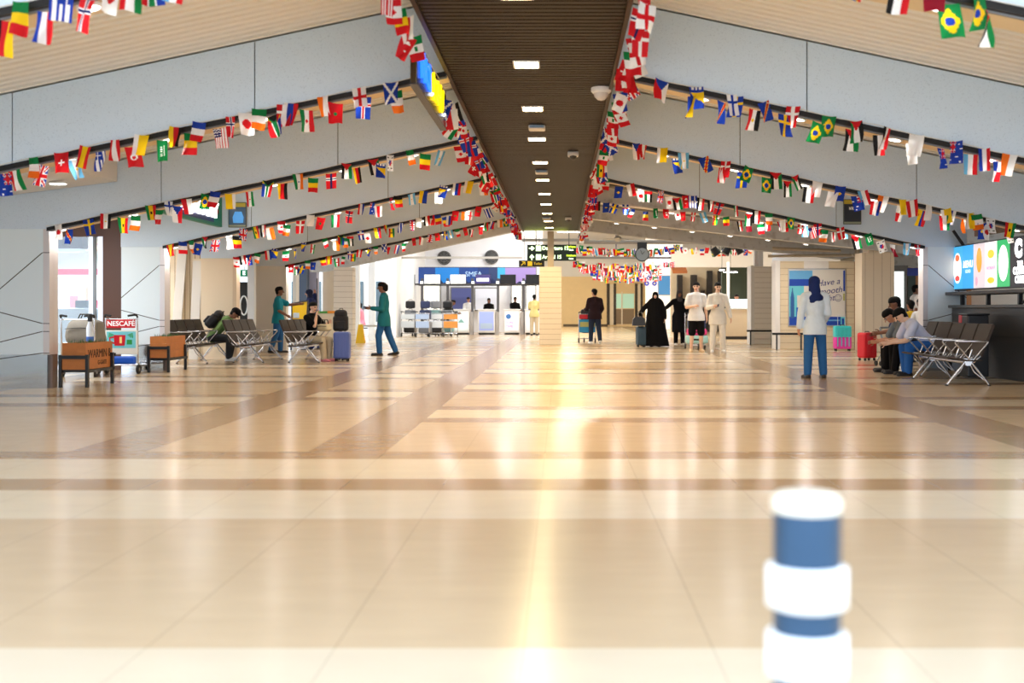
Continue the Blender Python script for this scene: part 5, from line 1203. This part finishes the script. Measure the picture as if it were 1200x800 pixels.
# ------------------------------------------------------------------ people
def V(*a): return Vector(a)
def capsule(mb, p0, p1, r0, r1, flat=1., side=None, seg=12, mi=0):
    p0, p1 = Vector(p0), Vector(p1); d = p1 - p0; L = d.length
    d = d.normalized() if L > 1e-6 else V(0, 0, 1)
    a = Vector(side) if side is not None else d.orthogonal()
    a = (a - d * a.dot(d)); a = a.normalized() if a.length > 1e-5 else d.orthogonal().normalized()
    b = d.cross(a); rings = []
    for k in range(5): t = PI / 2 * (k / 4); rings.append((p0 - d * r0 * math.cos(t) * (flat if flat < 1 else 1), max(r0 * math.sin(t), 1e-4)))
    for k in range(5): t = PI / 2 * (1 - k / 4); rings.append((p1 + d * r1 * math.cos(t) * (flat if flat < 1 else 1), max(r1 * math.sin(t), 1e-4)))
    vs = []
    for c, r in rings: vs += [c + a * r * math.cos(2 * PI * i / seg) + b * r * flat * math.sin(2 * PI * i / seg) for i in range(seg)]
    n = len(rings)
    fs = [(i * seg + k, i * seg + (k + 1) % seg, (i + 1) * seg + (k + 1) % seg, (i + 1) * seg + k) for i in range(n - 1) for k in range(seg)]
    fs += [list(range(seg))[::-1], list(range((n - 1) * seg, n * seg))]
    mb.add(vs, fs, mi, True)
def remesh(mb, vox, smooth=2):
    me = mb.mesh('tmp', []); o = bpy.data.objects.new('tmp', me); COL.objects.link(o)
    m = o.modifiers.new('r', 'REMESH'); m.mode = 'VOXEL'; m.voxel_size = vox; m.use_smooth_shade = True
    s = o.modifiers.new('s', 'SMOOTH'); s.iterations = smooth; s.factor = .5
    dg = bpy.context.evaluated_depsgraph_get()
    out = bpy.data.meshes.new_from_object(o.evaluated_get(dg)); bpy.data.objects.remove(o); bpy.data.meshes.remove(me)
    return out
SKIN = {'light': mat('skin_light', (232, 190, 162), .5), 'tan': mat('skin_tan', (196, 140, 108), .5), 'brown': mat('skin_brown', (132, 88, 66), .5)}
EYE_M = mat('eye_dark', (30, 22, 20), .3); LIP = mat('lips', (176, 96, 90), .5); HAIRB = mat('hair_black', (15, 12, 12), .75, noise=.3, nscale=60, spec=.2)
SHOEB = mat('shoe_black', (28, 26, 28), .5); SHOEW = mat('shoe_white', (232, 230, 228), .5)
def cloth(n, c): return mat('cloth_' + n, c, .85, noise=.14, nscale=12, bump=.15, spec=.15)
def nv(v): return Vector(v).normalized()
def person(label, px, Y, rz, H=1.7, lean=0., arms=None, legs=None, head=(0., 0.), skin='tan', top=None, bottom=None, hair=HAIRB, long_hair=False, hijab=None, robe=None, shoes=SHOEB, sleeves='short', shorts=False, cap=None, glasses=False, mask=None, tunic=.03, vox=.013, x=None, z0=0., bun=False, girth=1., upper_only=False, group=None):
    """local frame: faces +Y, +X is the figure's right"""
    r = thing('person', label, 'person', (wx(px, Y) if x is None else x, Y, z0), rz, group)
    s = H; arms = arms or {}; legs = legs or {}
    ua = {k: nv(arms.get(k, ((k * .16, .04, -1), (k * .08, .16, -1)))[0]) for k in (-1, 1)}
    fa = {k: nv(arms.get(k, ((k * .16, .04, -1), (k * .08, .16, -1)))[1]) for k in (-1, 1)}
    th = {k: nv(legs.get(k, ((k * .04, 0, -1), (k * .02, -.03, -1)))[0]) for k in (-1, 1)}
    sh_ = {k: nv(legs.get(k, ((k * .04, 0, -1), (k * .02, -.03, -1)))[1]) for k in (-1, 1)}
    hipw = .052 * s
    drop = max(-(th[k].z + sh_[k].z) * .245 * s for k in (-1, 1)) + .045 * s
    hip = V(0, 0, drop); U = V(0, math.sin(lean), math.cos(lean)); Fw = V(0, math.cos(lean), -math.sin(lean))
    waist = hip + U * .10 * s; chest = hip + U * .20 * s; shc = hip + U * .295 * s; neck = hip + U * .335 * s + Fw * .008 * s
    hp, hy = head; hl = lean * .5 + hp
    hu = V(math.sin(0), math.sin(hl), math.cos(hl)); hf = V(0, math.cos(hl), -math.sin(hl))
    q = Quaternion((0, 0, 1), hy); hu = q @ hu; hf = q @ hf; hx = hf.cross(hu)
    hc = neck + hu * .080 * s + hf * .012 * s
    B = MB(); g = girth
    capsule(B, hip - V(.035 * s, 0, 0), hip + V(.035 * s, 0, 0), .07 * s * g, .07 * s * g, .85, (0, 0, 1))
    capsule(B, hip, waist, .078 * s * g, .072 * s * g, .72, (1, 0, 0)); capsule(B, waist, chest, .074 * s * g, .088 * s * g, .70, (1, 0, 0)); capsule(B, chest, shc - U * .02 * s, .088 * s * g, .075 * s, .66, (1, 0, 0))
    for k in (-1, 1): capsule(B, shc + U * .008 * s, shc + V(k * .092 * s, 0, 0) - U * .014 * s, .040 * s, .034 * s)
    capsule(B, shc, neck + hu * .04 * s, .036 * s, .030 * s)
    # head: skull, face, jaw, nose, ears
    capsule(B, hc - hf * .012 * s + hu * .012 * s, hc + hf * .010 * s + hu * .012 * s, .047 * s, .045 * s)
    capsule(B, hc - hu * .01 * s + hf * .012 * s, hc - hu * .042 * s + hf * .022 * s, .040 * s, .026 * s, .95, hx)
    capsule(B, hc + hf * .054 * s + hu * .005 * s, hc + hf * .068 * s - hu * .014 * s, .007 * s, .0095 * s)
    for k in (-1, 1): capsule(B, hc + hx * k * .047 * s - hf * .004 * s + hu * .006 * s, hc + hx * k * .046 * s - hf * .002 * s - hu * .012 * s, .009 * s, .007 * s, .6)
    J = {}
    for k in (-1, 1):
        S = shc + V(k * .106 * s, 0, -.018 * s); E = S + ua[k] * .168 * s; W_ = E + fa[k] * .142 * s
        capsule(B, S, E, .031 * s, .025 * s); capsule(B, E, E + fa[k] * .05 * s, .025 * s, .025 * s); capsule(B, E + fa[k] * .05 * s, W_, .025 * s, .0165 * s)
        HP = hip + V(k * hipw, 0, -.01 * s); K = HP + th[k] * .245 * s; A = K + sh_[k] * .245 * s
        capsule(B, HP, K, .050 * s * g, .035 * s); capsule(B, K, K + sh_[k] * .08 * s, .034 * s, .033 * s); capsule(B, K + sh_[k] * .08 * s, A, .033 * s, .021 * s)
        ff = V(k * .12, 1, 0).normalized()
        # heel-raised rear foot if the shank slopes strongly forward-down
        pitch = -.5 if sh_[k].y < -.35 and th[k].y < .5 else 0
        toe = A + ff * .095 * s + V(0, 0, -.025 * s + (pitch * .05 * s)); heel = A + ff * -.022 * s + V(0, 0, -.022 * s)
        capsule(B, heel, toe, .022 * s, .02 * s); J[k] = dict(S=S, E=E, W=W_, HP=HP, K=K, A=A, toe=toe, heel=heel, d=fa[k])
    me = remesh(B, vox)
    # hands: palm, four unequal fingers with a knuckle bend, thumb
    Hn = MB(); hands = {}
    for k in (-1, 1):
        d = J[k]['d']; W_ = J[k]['W']; n = V(-k, .25, -.1); n = (n - d * n.dot(d)).normalized(); b = n.cross(d); b = b if b.y >= -.2 else -b
        capsule(Hn, W_ - d * .006 * s, W_ + d * .042 * s, .015 * s, .020 * s, .5, b, 8)
        for i, (o, L) in enumerate(((.015, .040), (.005, .046), (-.005, .043), (-.0145, .034))):
            p = W_ + d * .045 * s + b * o * s; m_ = p + (d + n * .25).normalized() * L * .55 * s; e = m_ + (d + n * .9).normalized() * L * .5 * s
            capsule(Hn, p, m_, .0048 * s, .0045 * s, seg=6); capsule(Hn, m_, e, .0045 * s, .0036 * s, seg=6)
        p = W_ + d * .016 * s + b * .016 * s; m_ = p + (d * .7 + b * .7 + n * .25).normalized() * .024 * s; e = m_ + (d + b * .1 + n * .35).normalized() * .022 * s
        capsule(Hn, p, m_, .0062 * s, .0055 * s, seg=6); capsule(Hn, m_, e, .0055 * s, .004 * s, seg=6)
        hands[k] = (W_ + d * .06 * s + n * .02 * s, d, n, b)
    bm = bmesh.new(); bm.from_mesh(me); hm = Hn.mesh('h', []); bm.from_mesh(hm); bpy.data.meshes.remove(hm); bm.to_mesh(me); bm.free()
    me.materials.clear()
    for m in (SKIN[skin], EYE_M, LIP): me.materials.append(m)
    eyes = [hc + hf * .050 * s + hx * k * .018 * s + hu * .008 * s for k in (-1, 1)]; mouth = hc + hf * .050 * s - hu * .036 * s
    for p in me.polygons:
        c = p.center; p.use_smooth = True
        if min((c - e).length for e in eyes) < .0105 * s: p.material_index = 1
        elif abs((c - mouth).dot(hx)) < .016 * s and abs((c - mouth).dot(hu)) < .006 * s and (c - hc).dot(hf) > .03 * s: p.material_index = 2
        else: p.material_index = 0
    me.name = 'body'; link(bpy.data.objects.new('body', me), r)
    def part(name, mb, m, v=None, sm=2):
        me_ = remesh(mb, v or vox, sm); me_.materials.clear(); me_.materials.append(m); me_.name = name
        return link(bpy.data.objects.new(name, me_), r)
    # trousers or shorts
    if bottom is not None:
        P = MB(); e = .011 * s
        capsule(P, hip - V(.035 * s, 0, 0), hip + V(.035 * s, 0, 0), .07 * s * g + e, .07 * s * g + e, .88, (0, 0, 1)); capsule(P, hip, waist - U * .02 * s, .078 * s * g + e, .074 * s * g + e, .75, (1, 0, 0))
        for k in (-1, 1):
            j = J[k]; capsule(P, j['HP'], j['K'], .050 * s * g + e, .037 * s + e * (1.7 if shorts else 1), seg=14)
            if not shorts: capsule(P, j['K'], j['K'] + (j['A'] - j['K']) * .93, .037 * s + e, .030 * s + e * .9)
        part('shorts' if shorts else 'trousers', P, bottom)
    if top is not None:
        T = MB(); e = .013 * s
        lo = hip + U * .015 * s
        capsule(T, lo, waist, .082 * s * g + e, .076 * s * g + e, .78, (1, 0, 0)); capsule(T, waist, chest, .077 * s * g + e, .089 * s * g + e, .74, (1, 0, 0)); capsule(T, chest, shc - U * .02 * s, .089 * s * g + e, .076 * s + e, .70, (1, 0, 0))
        capsule(T, shc + U * .006 * s, shc - V(.094 * s, 0, 0) - U * .016 * s, .042 * s + e * .4, .034 * s + e * .6); capsule(T, shc + U * .006 * s, shc + V(.094 * s, 0, 0) - U * .016 * s, .042 * s + e * .4, .034 * s + e * .6); capsule(T, shc, neck - U * .01 * s, .045 * s, .036 * s)
        if max(th[k].z for k in (-1, 1)) < -.8:
            n_ = 24; vs_ = []; zs_ = (waist.z - .02 * s, hip.z, hip.z - (.05 + tunic) * s)
            for z_, wd, dp in zip(zs_, (.078, .108, .112), (.058, .076, .082)):
                vs_ += [((wd * g * s + e * .9) * math.cos(2 * PI * i / n_), (dp * g * s + e * .9) * math.sin(2 * PI * i / n_) + waist.y * .3, z_) for i in range(n_)]
            T.add(vs_, [(j_ * n_ + (i + 1) % n_, j_ * n_ + i, (j_ + 1) * n_ + i, (j_ + 1) * n_ + (i + 1) % n_) for j_ in range(2) for i in range(n_)] + [list(range(n_)), list(range(2 * n_, 3 * n_))[::-1]], 0, True)
        else: capsule(T, hip - V(.034 * s, 0, 0), hip + V(.034 * s, 0, 0), .066 * s * g + e * 1.5, .066 * s * g + e * 1.5, .9, (0, 0, 1))
        for k in (-1, 1):
            j = J[k]
            if sleeves == 'short': capsule(T, j['S'], j['S'] + (j['E'] - j['S']) * .72, .032 * s + e, .032 * s + e * 1.1)
            else: capsule(T, j['S'], j['E'], .033 * s + e * .8, .028 * s + e * .8); capsule(T, j['E'], j['E'] + (j['W'] - j['E']) * .94, .028 * s + e * .8, .020 * s + e * .8)
        part('jacket' if sleeves == 'jacket' else 'shirt', T, top)
    if robe is not None:
        R_ = MB(); e = .016 * s; bot = V(0, 0, .035)
        capsule(R_, shc - V(.088 * s, 0, 0), shc + V(.088 * s, 0, 0), .042 * s, .042 * s); capsule(R_, shc - U * .02 * s, waist, .088 * s * g + e, .096 * s * g + e, .75, (1, 0, 0)); capsule(R_, waist, hip, .096 * s * g + e, .11 * s * g + e, .8, (1, 0, 0))
        b = MB(); n = 28; prof = [(.115 * g, drop / s + .03), (.135 * g, drop / s * .6), (.165 * g, drop / s * .22), (.185 * g, .012)]
        vs_ = []
        for q_, z in prof: vs_ += [(q_ * s * (1 + .06 * math.cos(7 * a_ + z * 5)) * math.cos(a_), q_ * s * .78 * (1 + .06 * math.cos(7 * a_ + z * 5)) * math.sin(a_), z * s) for a_ in [2 * PI * i / n for i in range(n)]]
        R_.add(vs_, [(i * n + k, i * n + (k + 1) % n, (i + 1) * n + (k + 1) % n, (i + 1) * n + k) for i in range(3) for k in range(n)] + [list(range(n)), list(range(3 * n, 4 * n))[::-1]], 0, True)
        R_.f = [f[::-1] if i >= len(R_.f) - 3 * n - 2 else f for i, f in enumerate(R_.f)]
        for k in (-1, 1): j = J[k]; capsule(R_, j['S'], j['E'], .045 * s, .044 * s); capsule(R_, j['E'], j['E'] + (j['W'] - j['E']) * .92, .044 * s, .040 * s)
        part('robe', R_, robe)
    if hijab is not None:
        Hj = MB(); capsule(Hj, hc - hf * .016 * s + hu * .016 * s, hc + hf * .004 * s + hu * .018 * s, .055 * s, .052 * s); capsule(Hj, hc - hf * .012 * s, hc - hu * .06 * s - hf * .012 * s, .053 * s, .05 * s)
        for k in (-1, 1): capsule(Hj, hc + hx * k * .042 * s - hu * .0 * s, neck + hx * k * .035 * s, .018 * s, .03 * s)
        capsule(Hj, hc - hu * .072 * s + hf * .0 * s, shc + Fw * .015 * s, .040 * s, .062 * s)
        capsule(Hj, neck, shc - U * .03 * s - Fw * .02 * s, .05 * s, .082 * s, .7, (1, 0, 0)); capsule(Hj, neck - Fw * .02 * s, chest - Fw * .035 * s - V(.03 * s, 0, -.02 * s), .055 * s, .045 * s, .7, (1, 0, 0))
        part('headscarf', Hj, hijab)
    elif hair is not None:
        Hh = MB(); capsule(Hh, hc - hf * .022 * s + hu * .022 * s, hc + hf * .006 * s + hu * .032 * s, .052 * s, .048 * s)
        capsule(Hh, hc - hf * .026 * s + hu * .01 * s, hc - hf * .026 * s - hu * .026 * s, .042 * s, .034 * s)
        capsule(Hh, hc + hf * .034 * s + hu * .036 * s - hx * .02 * s, hc + hf * .034 * s + hu * .036 * s + hx * .02 * s, .017 * s, .017 * s)
        if long_hair: capsule(Hh, hc - hf * .030 * s, neck - hf * .045 * s - U * .05 * s, .045 * s, .035 * s, .8, hx)
        if bun: capsule(Hh, hc - hf * .055 * s + hu * .01 * s, hc - hf * .05 * s - hu * .03 * s, .034 * s, .034 * s)
        part('hair', Hh, hair)
    if cap is not None:
        C_ = MB(); capsule(C_, hc - hf * .016 * s + hu * .024 * s, hc + hf * .004 * s + hu * .026 * s, .052 * s, .050 * s); capsule(C_, hc + hf * .05 * s + hu * .03 * s, hc + hf * .085 * s + hu * .022 * s, .03 * s, .026 * s, .25, hx); part('cap', C_, cap)
    if glasses:
        G = MB(); 
        for k in (-1, 1):
            c0 = hc + hf * .056 * s + hx * k * .018 * s + hu * .008 * s; G.tube([c0 + (hx * math.cos(t) + hu * math.sin(t)) * .012 * s for t in [2 * PI * i / 12 for i in range(12)]], .0022 * s, 5, closed=True); G.tube([c0 + hx * k * .012 * s, hc + hx * k * .05 * s + hu * .008 * s], .002 * s, 5)
        G.build('glasses', STEEL, r)
    if mask is not None:
        K_ = MB(); capsule(K_, hc + hf * .04 * s - hu * .018 * s, hc + hf * .04 * s - hu * .038 * s, .034 * s, .026 * s); part('face_mask', K_, mask)
    if shoes is not None:
        for k in (-1, 1):
            j = J[k]; S_ = MB(); capsule(S_, j['heel'] + V(0, 0, .0), j['toe'], .0275 * s, .025 * s); capsule(S_, j['A'] + V(0, 0, .0), j['heel'], .026 * s, .026 * s); part('shoe', S_, shoes, .011, 1)
    bpy.context.view_layer.update()
    M = Matrix.Translation(r.location) @ Matrix.Rotation(rz, 4, 'Z')
    return r, {k: (M @ hands[k][0], M.to_3x3() @ hands[k][1], M.to_3x3() @ hands[k][2]) for k in hands}, M, dict(hc=hc, shc=shc, chest=chest, U=U, Fw=Fw, hip=hip, J=J)
def phone(label, hand):
    p, d, n = hand; t = thing('phone', label, 'phone', p); b = n.cross(d).normalized(); R_ = Matrix((b, d, n)).transposed()
    c = MB(); c.bbox((-.036, -.05, -.005), (.036, .10, .005), .006); c.xf(R_.to_4x4()); c.build('case', BLACK, t)
    e = MB(); e.box((-.032, -.045, -.0062), (.032, .095, -.005)); e.xf(R_.to_4x4()); e.build('screen', mat('phone_screen', (70, 80, 100), .15), t)
FACE_CAM, AWAY, LEFT, RIGHT = PI, 0, PI / 2, -PI / 2
JEANS = cloth('blue_jeans', (46, 96, 150)); DJEANS = cloth('dark_jeans', (44, 54, 78)); BLK = cloth('black', (15, 14, 16)); WHT = cloth('white', (240, 240, 240))
NAVY = cloth('navy', (36, 44, 88)); TEALC = cloth('teal', (32, 132, 150)); GREENC = cloth('olive_green', (118, 150, 92)); CREAMC = cloth('cream', (236, 230, 218)); GREYT = cloth('grey', (110, 118, 124)); YELC = cloth('pale_yellow', (220, 206, 140)); PINKC = cloth('pink', (240, 150, 170)); BEIGEC = cloth('beige', (206, 190, 160)); TEALG = cloth('teal_green', (34, 112, 122))
# woman in white shirt, seen from behind
person('woman in a navy headscarf, white shirt and blue jeans walking away', 955, 18.1, AWAY + .12, 1.60, head=(.02, .25), top=cloth('ice_white', (222, 234, 242)), bottom=JEANS, hijab=cloth('navy_scarf', (34, 48, 98)), sleeves='long', skin='tan', vox=.012, tunic=.05,
       arms={-1: ((-.22, .0, -1), (-.10, .10, -1)), 1: ((.16, -.02, -1), (.0, .75, -.55))}, legs={-1: ((-.06, .02, -1), (-.05, -.05, -1)), 1: ((.10, .06, -1), (.06, -.02, -1))}, girth=.98)
# man walking left with a phone
_, hd, M_, _ = person('man with bushy black hair in a teal long shirt walking with a phone', 450, 27.1, LEFT, 1.72, head=(.12, 0), top=TEALG, bottom=JEANS, sleeves='long', skin='brown', tunic=.075, bun=True,
       arms={-1: ((-.10, .05, -1), (-.05, .95, .10)), 1: ((.12, .0, -1), (.04, .18, -1))}, legs={-1: ((-.02, .28, -1), (-.02, -.06, -1)), 1: ((.02, -.26, -1), (.02, -.42, -1))})
phone('dark phone in the hand of the walking man in teal', hd[-1])
# cleaner in teal polo pointing right
person('man in a turquoise polo and jeans pointing towards the cleaning cart', 326, 28.6, RIGHT + .1, 1.63, head=(.03, 0), top=TEALC, bottom=JEANS, skin='brown', arms={-1: ((-.1, .75, -.35), (-.05, 1, .08)), 1: ((.14, .2, -1), (.05, .75, -.45))}, legs={-1: ((-.04, .10, -1), (-.02, .0, -1)), 1: ((.04, -.10, -1), (.03, -.35, -1))}, girth=1.08)
person('woman cleaner in a navy headscarf and dark robe raising a mop pole', 364, 31.4, LEFT + .2, 1.62, head=(.1, 0), robe=NAVY, hijab=cloth('dark_scarf', (30, 36, 62)), skin='tan', arms={-1: ((-.3, .5, -.8), (-.1, .9, -.2)), 1: ((.9, -.45, -.1), (.25, .05, 1))})
t = thing('mop', 'thin dark mop pole standing in the raised hand of the cleaner', 'mop', (wx(371.5, 31.5), 31.5, 0)); MB().cyl((0, 0, .08), (0, 0, 1.95), .013, seg=8).build('pole', DGREY, t); MB().bbox((-.13, -.06, 0), (.13, .06, .08), .03).build('mop_head', mat('mop_grey', (170, 170, 165), .9), t)
# seated woman, chin in hand
sit = lambda a=.1, b=.1: {-1: ((-.10, 1, -.06), (-.03, a, -1)), 1: ((.10, 1, -.06), (.03, b, -1))}
person('seated woman in a black shirt resting her chin on her hand', 358, 24.13, RIGHT - .45, 1.58, lean=.02, head=(.08, -.1), top=BLK, bottom=BEIGEC, skin='light', shoes=cloth('pink_shoe', (206, 130, 140)), sleeves='short', legs=sit(-.05, .12), arms={-1: ((-.25, .6, -.8), (.2, .5, .3)), 1: ((-.05, .85, -.75), (-.35, -.05, 1))}, x=-5.29, girth=.86, hair=HAIRB)
t_ = duffel('small cream bag on the lap of the seated woman', (-4.99, 24.05, .63), (.3, .2, .17), mat('cream_canvas', (222, 206, 168), .8, noise=.1), -.5)
# hunched man in green with a backpack
_, hd, M_, K_ = person('hunched man in a green shirt wearing a black backpack, seated on the bench', 262, 24.3, RIGHT, 1.68, lean=.72, head=(.45, 0), top=GREENC, bottom=cloth('charcoal', (58, 60, 64)), skin='brown', shoes=SHOEW, legs=sit(-.22, -.05), arms={-1: ((-.12, .45, -1), (.1, .9, -.25)), 1: ((.12, .40, -1), (-.1, .9, -.2))}, cap=BLK, x=-7.44, girth=.86)
bp_ = backpack('black backpack on the back of the hunched man in green', (0, 0, 0), RIGHT, mat('black_nylon', (30, 30, 33), .7), .95, -.72)
w_ = M_ @ (K_['hip'] + K_['U'] * .10 - K_['Fw'] * .21); bp_.location = w_
# man with a trolley, from behind
person('man in a dark jacket and blue jeans pushing the advert trolley away', 697, 36.6, AWAY + .12, 1.72, head=(.05, .5), top=cloth('dark_plum', (44, 30, 38)), bottom=DJEANS, sleeves='jacket', skin='tan', shoes=SHOEW, arms={-1: ((-.2, .25, -1), (-.12, .75, -.1)), 1: ((.25, .1, -1), (-.2, .6, -.6))}, legs={-1: ((-.05, .14, -1), (-.03, -.05, -1)), 1: ((.08, -.10, -1), (.05, -.42, -1))}, girth=1.12)
def advert2(t, w):
    q = MB(); q.bbox((-w + .01, -.024, .34), (w, -.006, .76), .01, 0); q.build('advert_board', mat('advert_sea', (40, 150, 210), .4), t); MB().bbox((-w + .01, -.024, .78), (w, -.006, .92), .01).build('sign_panel', RED, t)
    MB().bbox((-w + .03, -.03, .52), (w - .02, -.024, .68), .004).build('picture', mat('advert_sand', (190, 190, 120), .5), t)
trolley('luggage trolley with red and blue boards pushed by the man in a dark jacket', (wx(688, 37.1), 37.0, 0), .1, advert2, 'luggage trolleys')
bb = thing('travel_bag', 'dark bag lying on the handle side of the pushed trolley', 'bag', (wx(689, 37.5), 37.38, .315)); MB().bbox((-.24, -.13, 0), (.22, .15, .78), .06, 0, 3).build('bag', BLACK, bb); MB().tube([(-.1, 0, .77), (-.08, 0, .84), (.08, 0, .84), (.1, 0, .77)], .012, 6).build('carry_handle', RUB, bb)
# robed women
person('woman in a wide black robe and headscarf pulling a suitcase', 768, 33.3, FACE_CAM - .1, 1.58, head=(.05, 0), robe=BLK, hijab=BLK, skin='light', girth=1.45, arms={-1: ((-.35, .25, -.9), (-.05, .3, -.9)), 1: ((.6, .2, -.6), (.35, .3, -.55))})
person('person in black clothes and a grey headscarf behind the robed woman', 796, 34.9, FACE_CAM + .15, 1.66, head=(.1, -.1), top=cloth('black_coat', (22, 22, 26)), bottom=BLK, hijab=cloth('grey_scarf', (72, 68, 70)), skin='brown', sleeves='jacket', tunic=.25, shoes=SHOEW, girth=1.15, arms={1: ((.75, .15, -.65), (.8, .25, -.45)), -1: ((-.2, .1, -1), (-.05, .3, -1))})
# couple in white
_, hd, _, _ = person('young man in a white T-shirt and black shorts walking forward', 816, 29.3, FACE_CAM + .05, 1.76, head=(.02, -.3), top=WHT, bottom=BLK, shorts=True, skin='light', shoes=cloth('sand_shoe', (224, 196, 160)), arms={1: ((.25, .12, -1), (-.55, .75, .12)), -1: ((-.18, .0, -1), (-.08, .15, -1))}, legs={-1: ((-.05, .12, -1), (-.03, -.12, -1)), 1: ((.05, .02, -1), (.04, -.06, -1))}, girth=1.05)
_, hd, _, _ = person('person in loose cream white shirt and trousers, holding a dark phone', 841, 29.0, FACE_CAM - .05, 1.74, head=(.05, .15), top=CREAMC, bottom=CREAMC, sleeves='long', skin='light', shoes=SHOEW, tunic=.08, arms={1: ((.25, .15, -1), (-.45, .8, .15)), -1: ((-.3, .02, -1), (-.22, .08, -1))}, legs={-1: ((-.07, .10, -1), (-.05, -.1, -1)), 1: ((.06, .0, -1), (.05, -.04, -1))}, girth=1.08)
phone('dark phone held by the person in cream white', hd[1])
tr_ = trolley('luggage trolley loaded with dark and pink bags behind the couple in white', (wx(818, 31.0), 31.75, 0), PI, None, 'luggage trolleys')
for z, h, m_, lab, w2 in ((.155, .22, mat('pale_mint_case', (170, 214, 206), .5), 'mint bag at the bottom of the trolley behind the couple', .3), (.38, .18, mat('pink_case', (226, 60, 130), .5), 'pink bag in the middle of the trolley behind the couple', .27), (.565, .42, mat('navy_case', (40, 52, 90), .5), 'tall navy bag on top of the trolley behind the couple', .25)):
    b_ = thing('travel_bag', lab, 'bag', (wx(818, 31.0), 31.32, z), 0, 'luggage on the trolley behind the couple'); MB().bbox((-w2, -.17, 0), (w2, .17, h), .05, 0, 3).build('bag', m_, b_); MB().bbox((-.1, -.182, h * .4), (.1, -.165, h * .6), .008).build('carry_handle', RUB, b_)
# two hunched men on the right bench
sitL = lambda a, b: {-1: ((-.12, 1, -.05), (-.03, a, -1)), 1: ((.12, 1, -.05), (.03, b, -1))}
person('seated man in a white and navy polo and jeans leaning over his knees', 1063, 18.84, LEFT + .05, 1.70, lean=.78, head=(.35, 0), top=cloth('white_polo', (206, 212, 236)), bottom=cloth('bright_jeans', (46, 100, 176)), skin='light', shoes=SHOEB, legs=sitL(.05, -.1), arms={-1: ((-.1, .5, -1), (.15, 1, -.15)), 1: ((.1, .45, -1), (-.15, 1, -.2))}, x=6.13, girth=.86)
person('seated man in a grey T-shirt with a parting in his hair, leaning forward', 1048, 19.4, LEFT, 1.70, lean=.8, head=(.4, 0), top=GREYT, bottom=BLK, skin='tan', glasses=True, legs=sitL(.15, .0), arms={-1: ((-.1, .5, -1), (.15, 1, -.1)), 1: ((.1, .5, -1), (-.15, 1, -.15))}, x=6.13, girth=.86)
person('seated man with black hair in a dark blue shirt behind the grey T-shirt man', 1046, 19.96, LEFT - .1, 1.74, lean=.35, head=(.2, 0), top=NAVY, bottom=BLK, skin='brown', legs=sitL(.1, .0), x=6.15, girth=.86, arms={-1: ((-.1, .5, -1), (.15, 1, -.1)), 1: ((.1, .5, -1), (-.1, 1, -.2))})
# diners beyond the blue column on the right
for px, Y, H, rz, lab, tp in ((1070, 24.9, 1.62, AWAY + .3, 'seated diner in yellow and white with black hair, back turned', cloth('yellow_top', (240, 196, 60))), (1083, 24.0, 1.66, LEFT + .6, 'seated diner in white with black hair next to the blue column', WHT), (1072, 31, 1.72, RIGHT, 'standing diner in white facing the brown wall', WHT), (1082, 28.6, 1.72, LEFT + .5, 'standing diner in white in front of the brown wall', cloth('white_tunic', (232, 228, 226)))):
    st = Y < 26
    if st:
        c = thing('stool', 'round wooden stool under the ' + lab.split(' with')[0], 'stool', (wx(px, Y), Y, 0), 0, 'restaurant stools'); MB().lathe([(.17, .36), (.18, .38), (.17, .40)], seg=18).build('seat', mat('stool_wood', (140, 96, 60), .5), c)
        for a in range(4): MB().cyl((.13 * math.cos(a * PI / 2), .13 * math.sin(a * PI / 2), .36), (.17 * math.cos(a * PI / 2), .17 * math.sin(a * PI / 2), 0), .016, seg=8).build('leg', DGREY, c)
        person(lab, px, Y, rz, H, lean=.12, top=tp, bottom=DJEANS, skin='brown', girth=.86, legs=sit(.05, .0), arms={k: ((k * .15, .4, -1), (-k * .1, 1, -.1)) for k in (-1, 1)}, vox=.016, z0=.02)
    else: person(lab, px, Y, rz, H, top=tp, bottom=DJEANS, skin='brown', vox=.018)
# clerks and customers at the check-in desks
for px, Y, H, rz, lab, tp, lean in ((549, 50.9, 1.60, FACE_CAM, 'clerk in white behind the pale fronted check-in desk', WHT, .05), (573, 50.9, 1.56, FACE_CAM, 'clerk in black behind the violet fronted check-in desk', BLK, .1), (603, 50.9, 1.62, FACE_CAM + .4, 'clerk in dark clothes behind the desk with pink lettering', BLK, .1), (519, 48.1, 1.62, RIGHT, 'traveller in a dark jacket bending over the parked trolleys', cloth('dark_olive', (58, 58, 54)), .75), (626, 47.6, 1.68, AWAY, 'person in a pale yellow shirt standing at the last check-in desk', YELC, .05)):
    person(lab, px, Y, rz, H, lean=lean, top=tp, bottom=BEIGEC if px == 626 else BLK, skin='brown' if px != 549 else 'tan', sleeves='long' if px != 626 else 'short', vox=.02, long_hair=px in (573,), girth=1.05, arms={k: ((k * .15, .35, -1), (-k * .15, 1, -.05)) for k in (-1, 1)})
c = thing('stool', 'dark stool under the seated person in pink beyond the white posts', 'stool', (wx(425, 43), 43, 0)); MB().lathe([(.19, .36), (.2, .385), (.19, .40)], seg=18).build('seat', BLACK, c); MB().cyl((0, 0, 0), (0, 0, .36), .03, seg=10).build('stem', CHROME, c); MB().lathe([(.2, 0), (.2, .02), (.04, .04)], seg=18).build('base', CHROME, c)
person('seated person in a pink shirt beyond the white posts', 425, 43, LEFT, 1.68, lean=.15, top=PINKC, bottom=BEIGEC, skin='tan', girth=.86, legs=sit(.1, .0), vox=.02, arms={k: ((k * .1, .5, -1), (-k * .1, 1, .1)) for k in (-1, 1)}, z0=.02)
person('cafe worker in a pale shirt behind the lit glass display', 863, 43.0, FACE_CAM, 1.62, top=cloth('pale_rose', (226, 196, 190)), bottom=BLK, skin='tan', vox=.02)
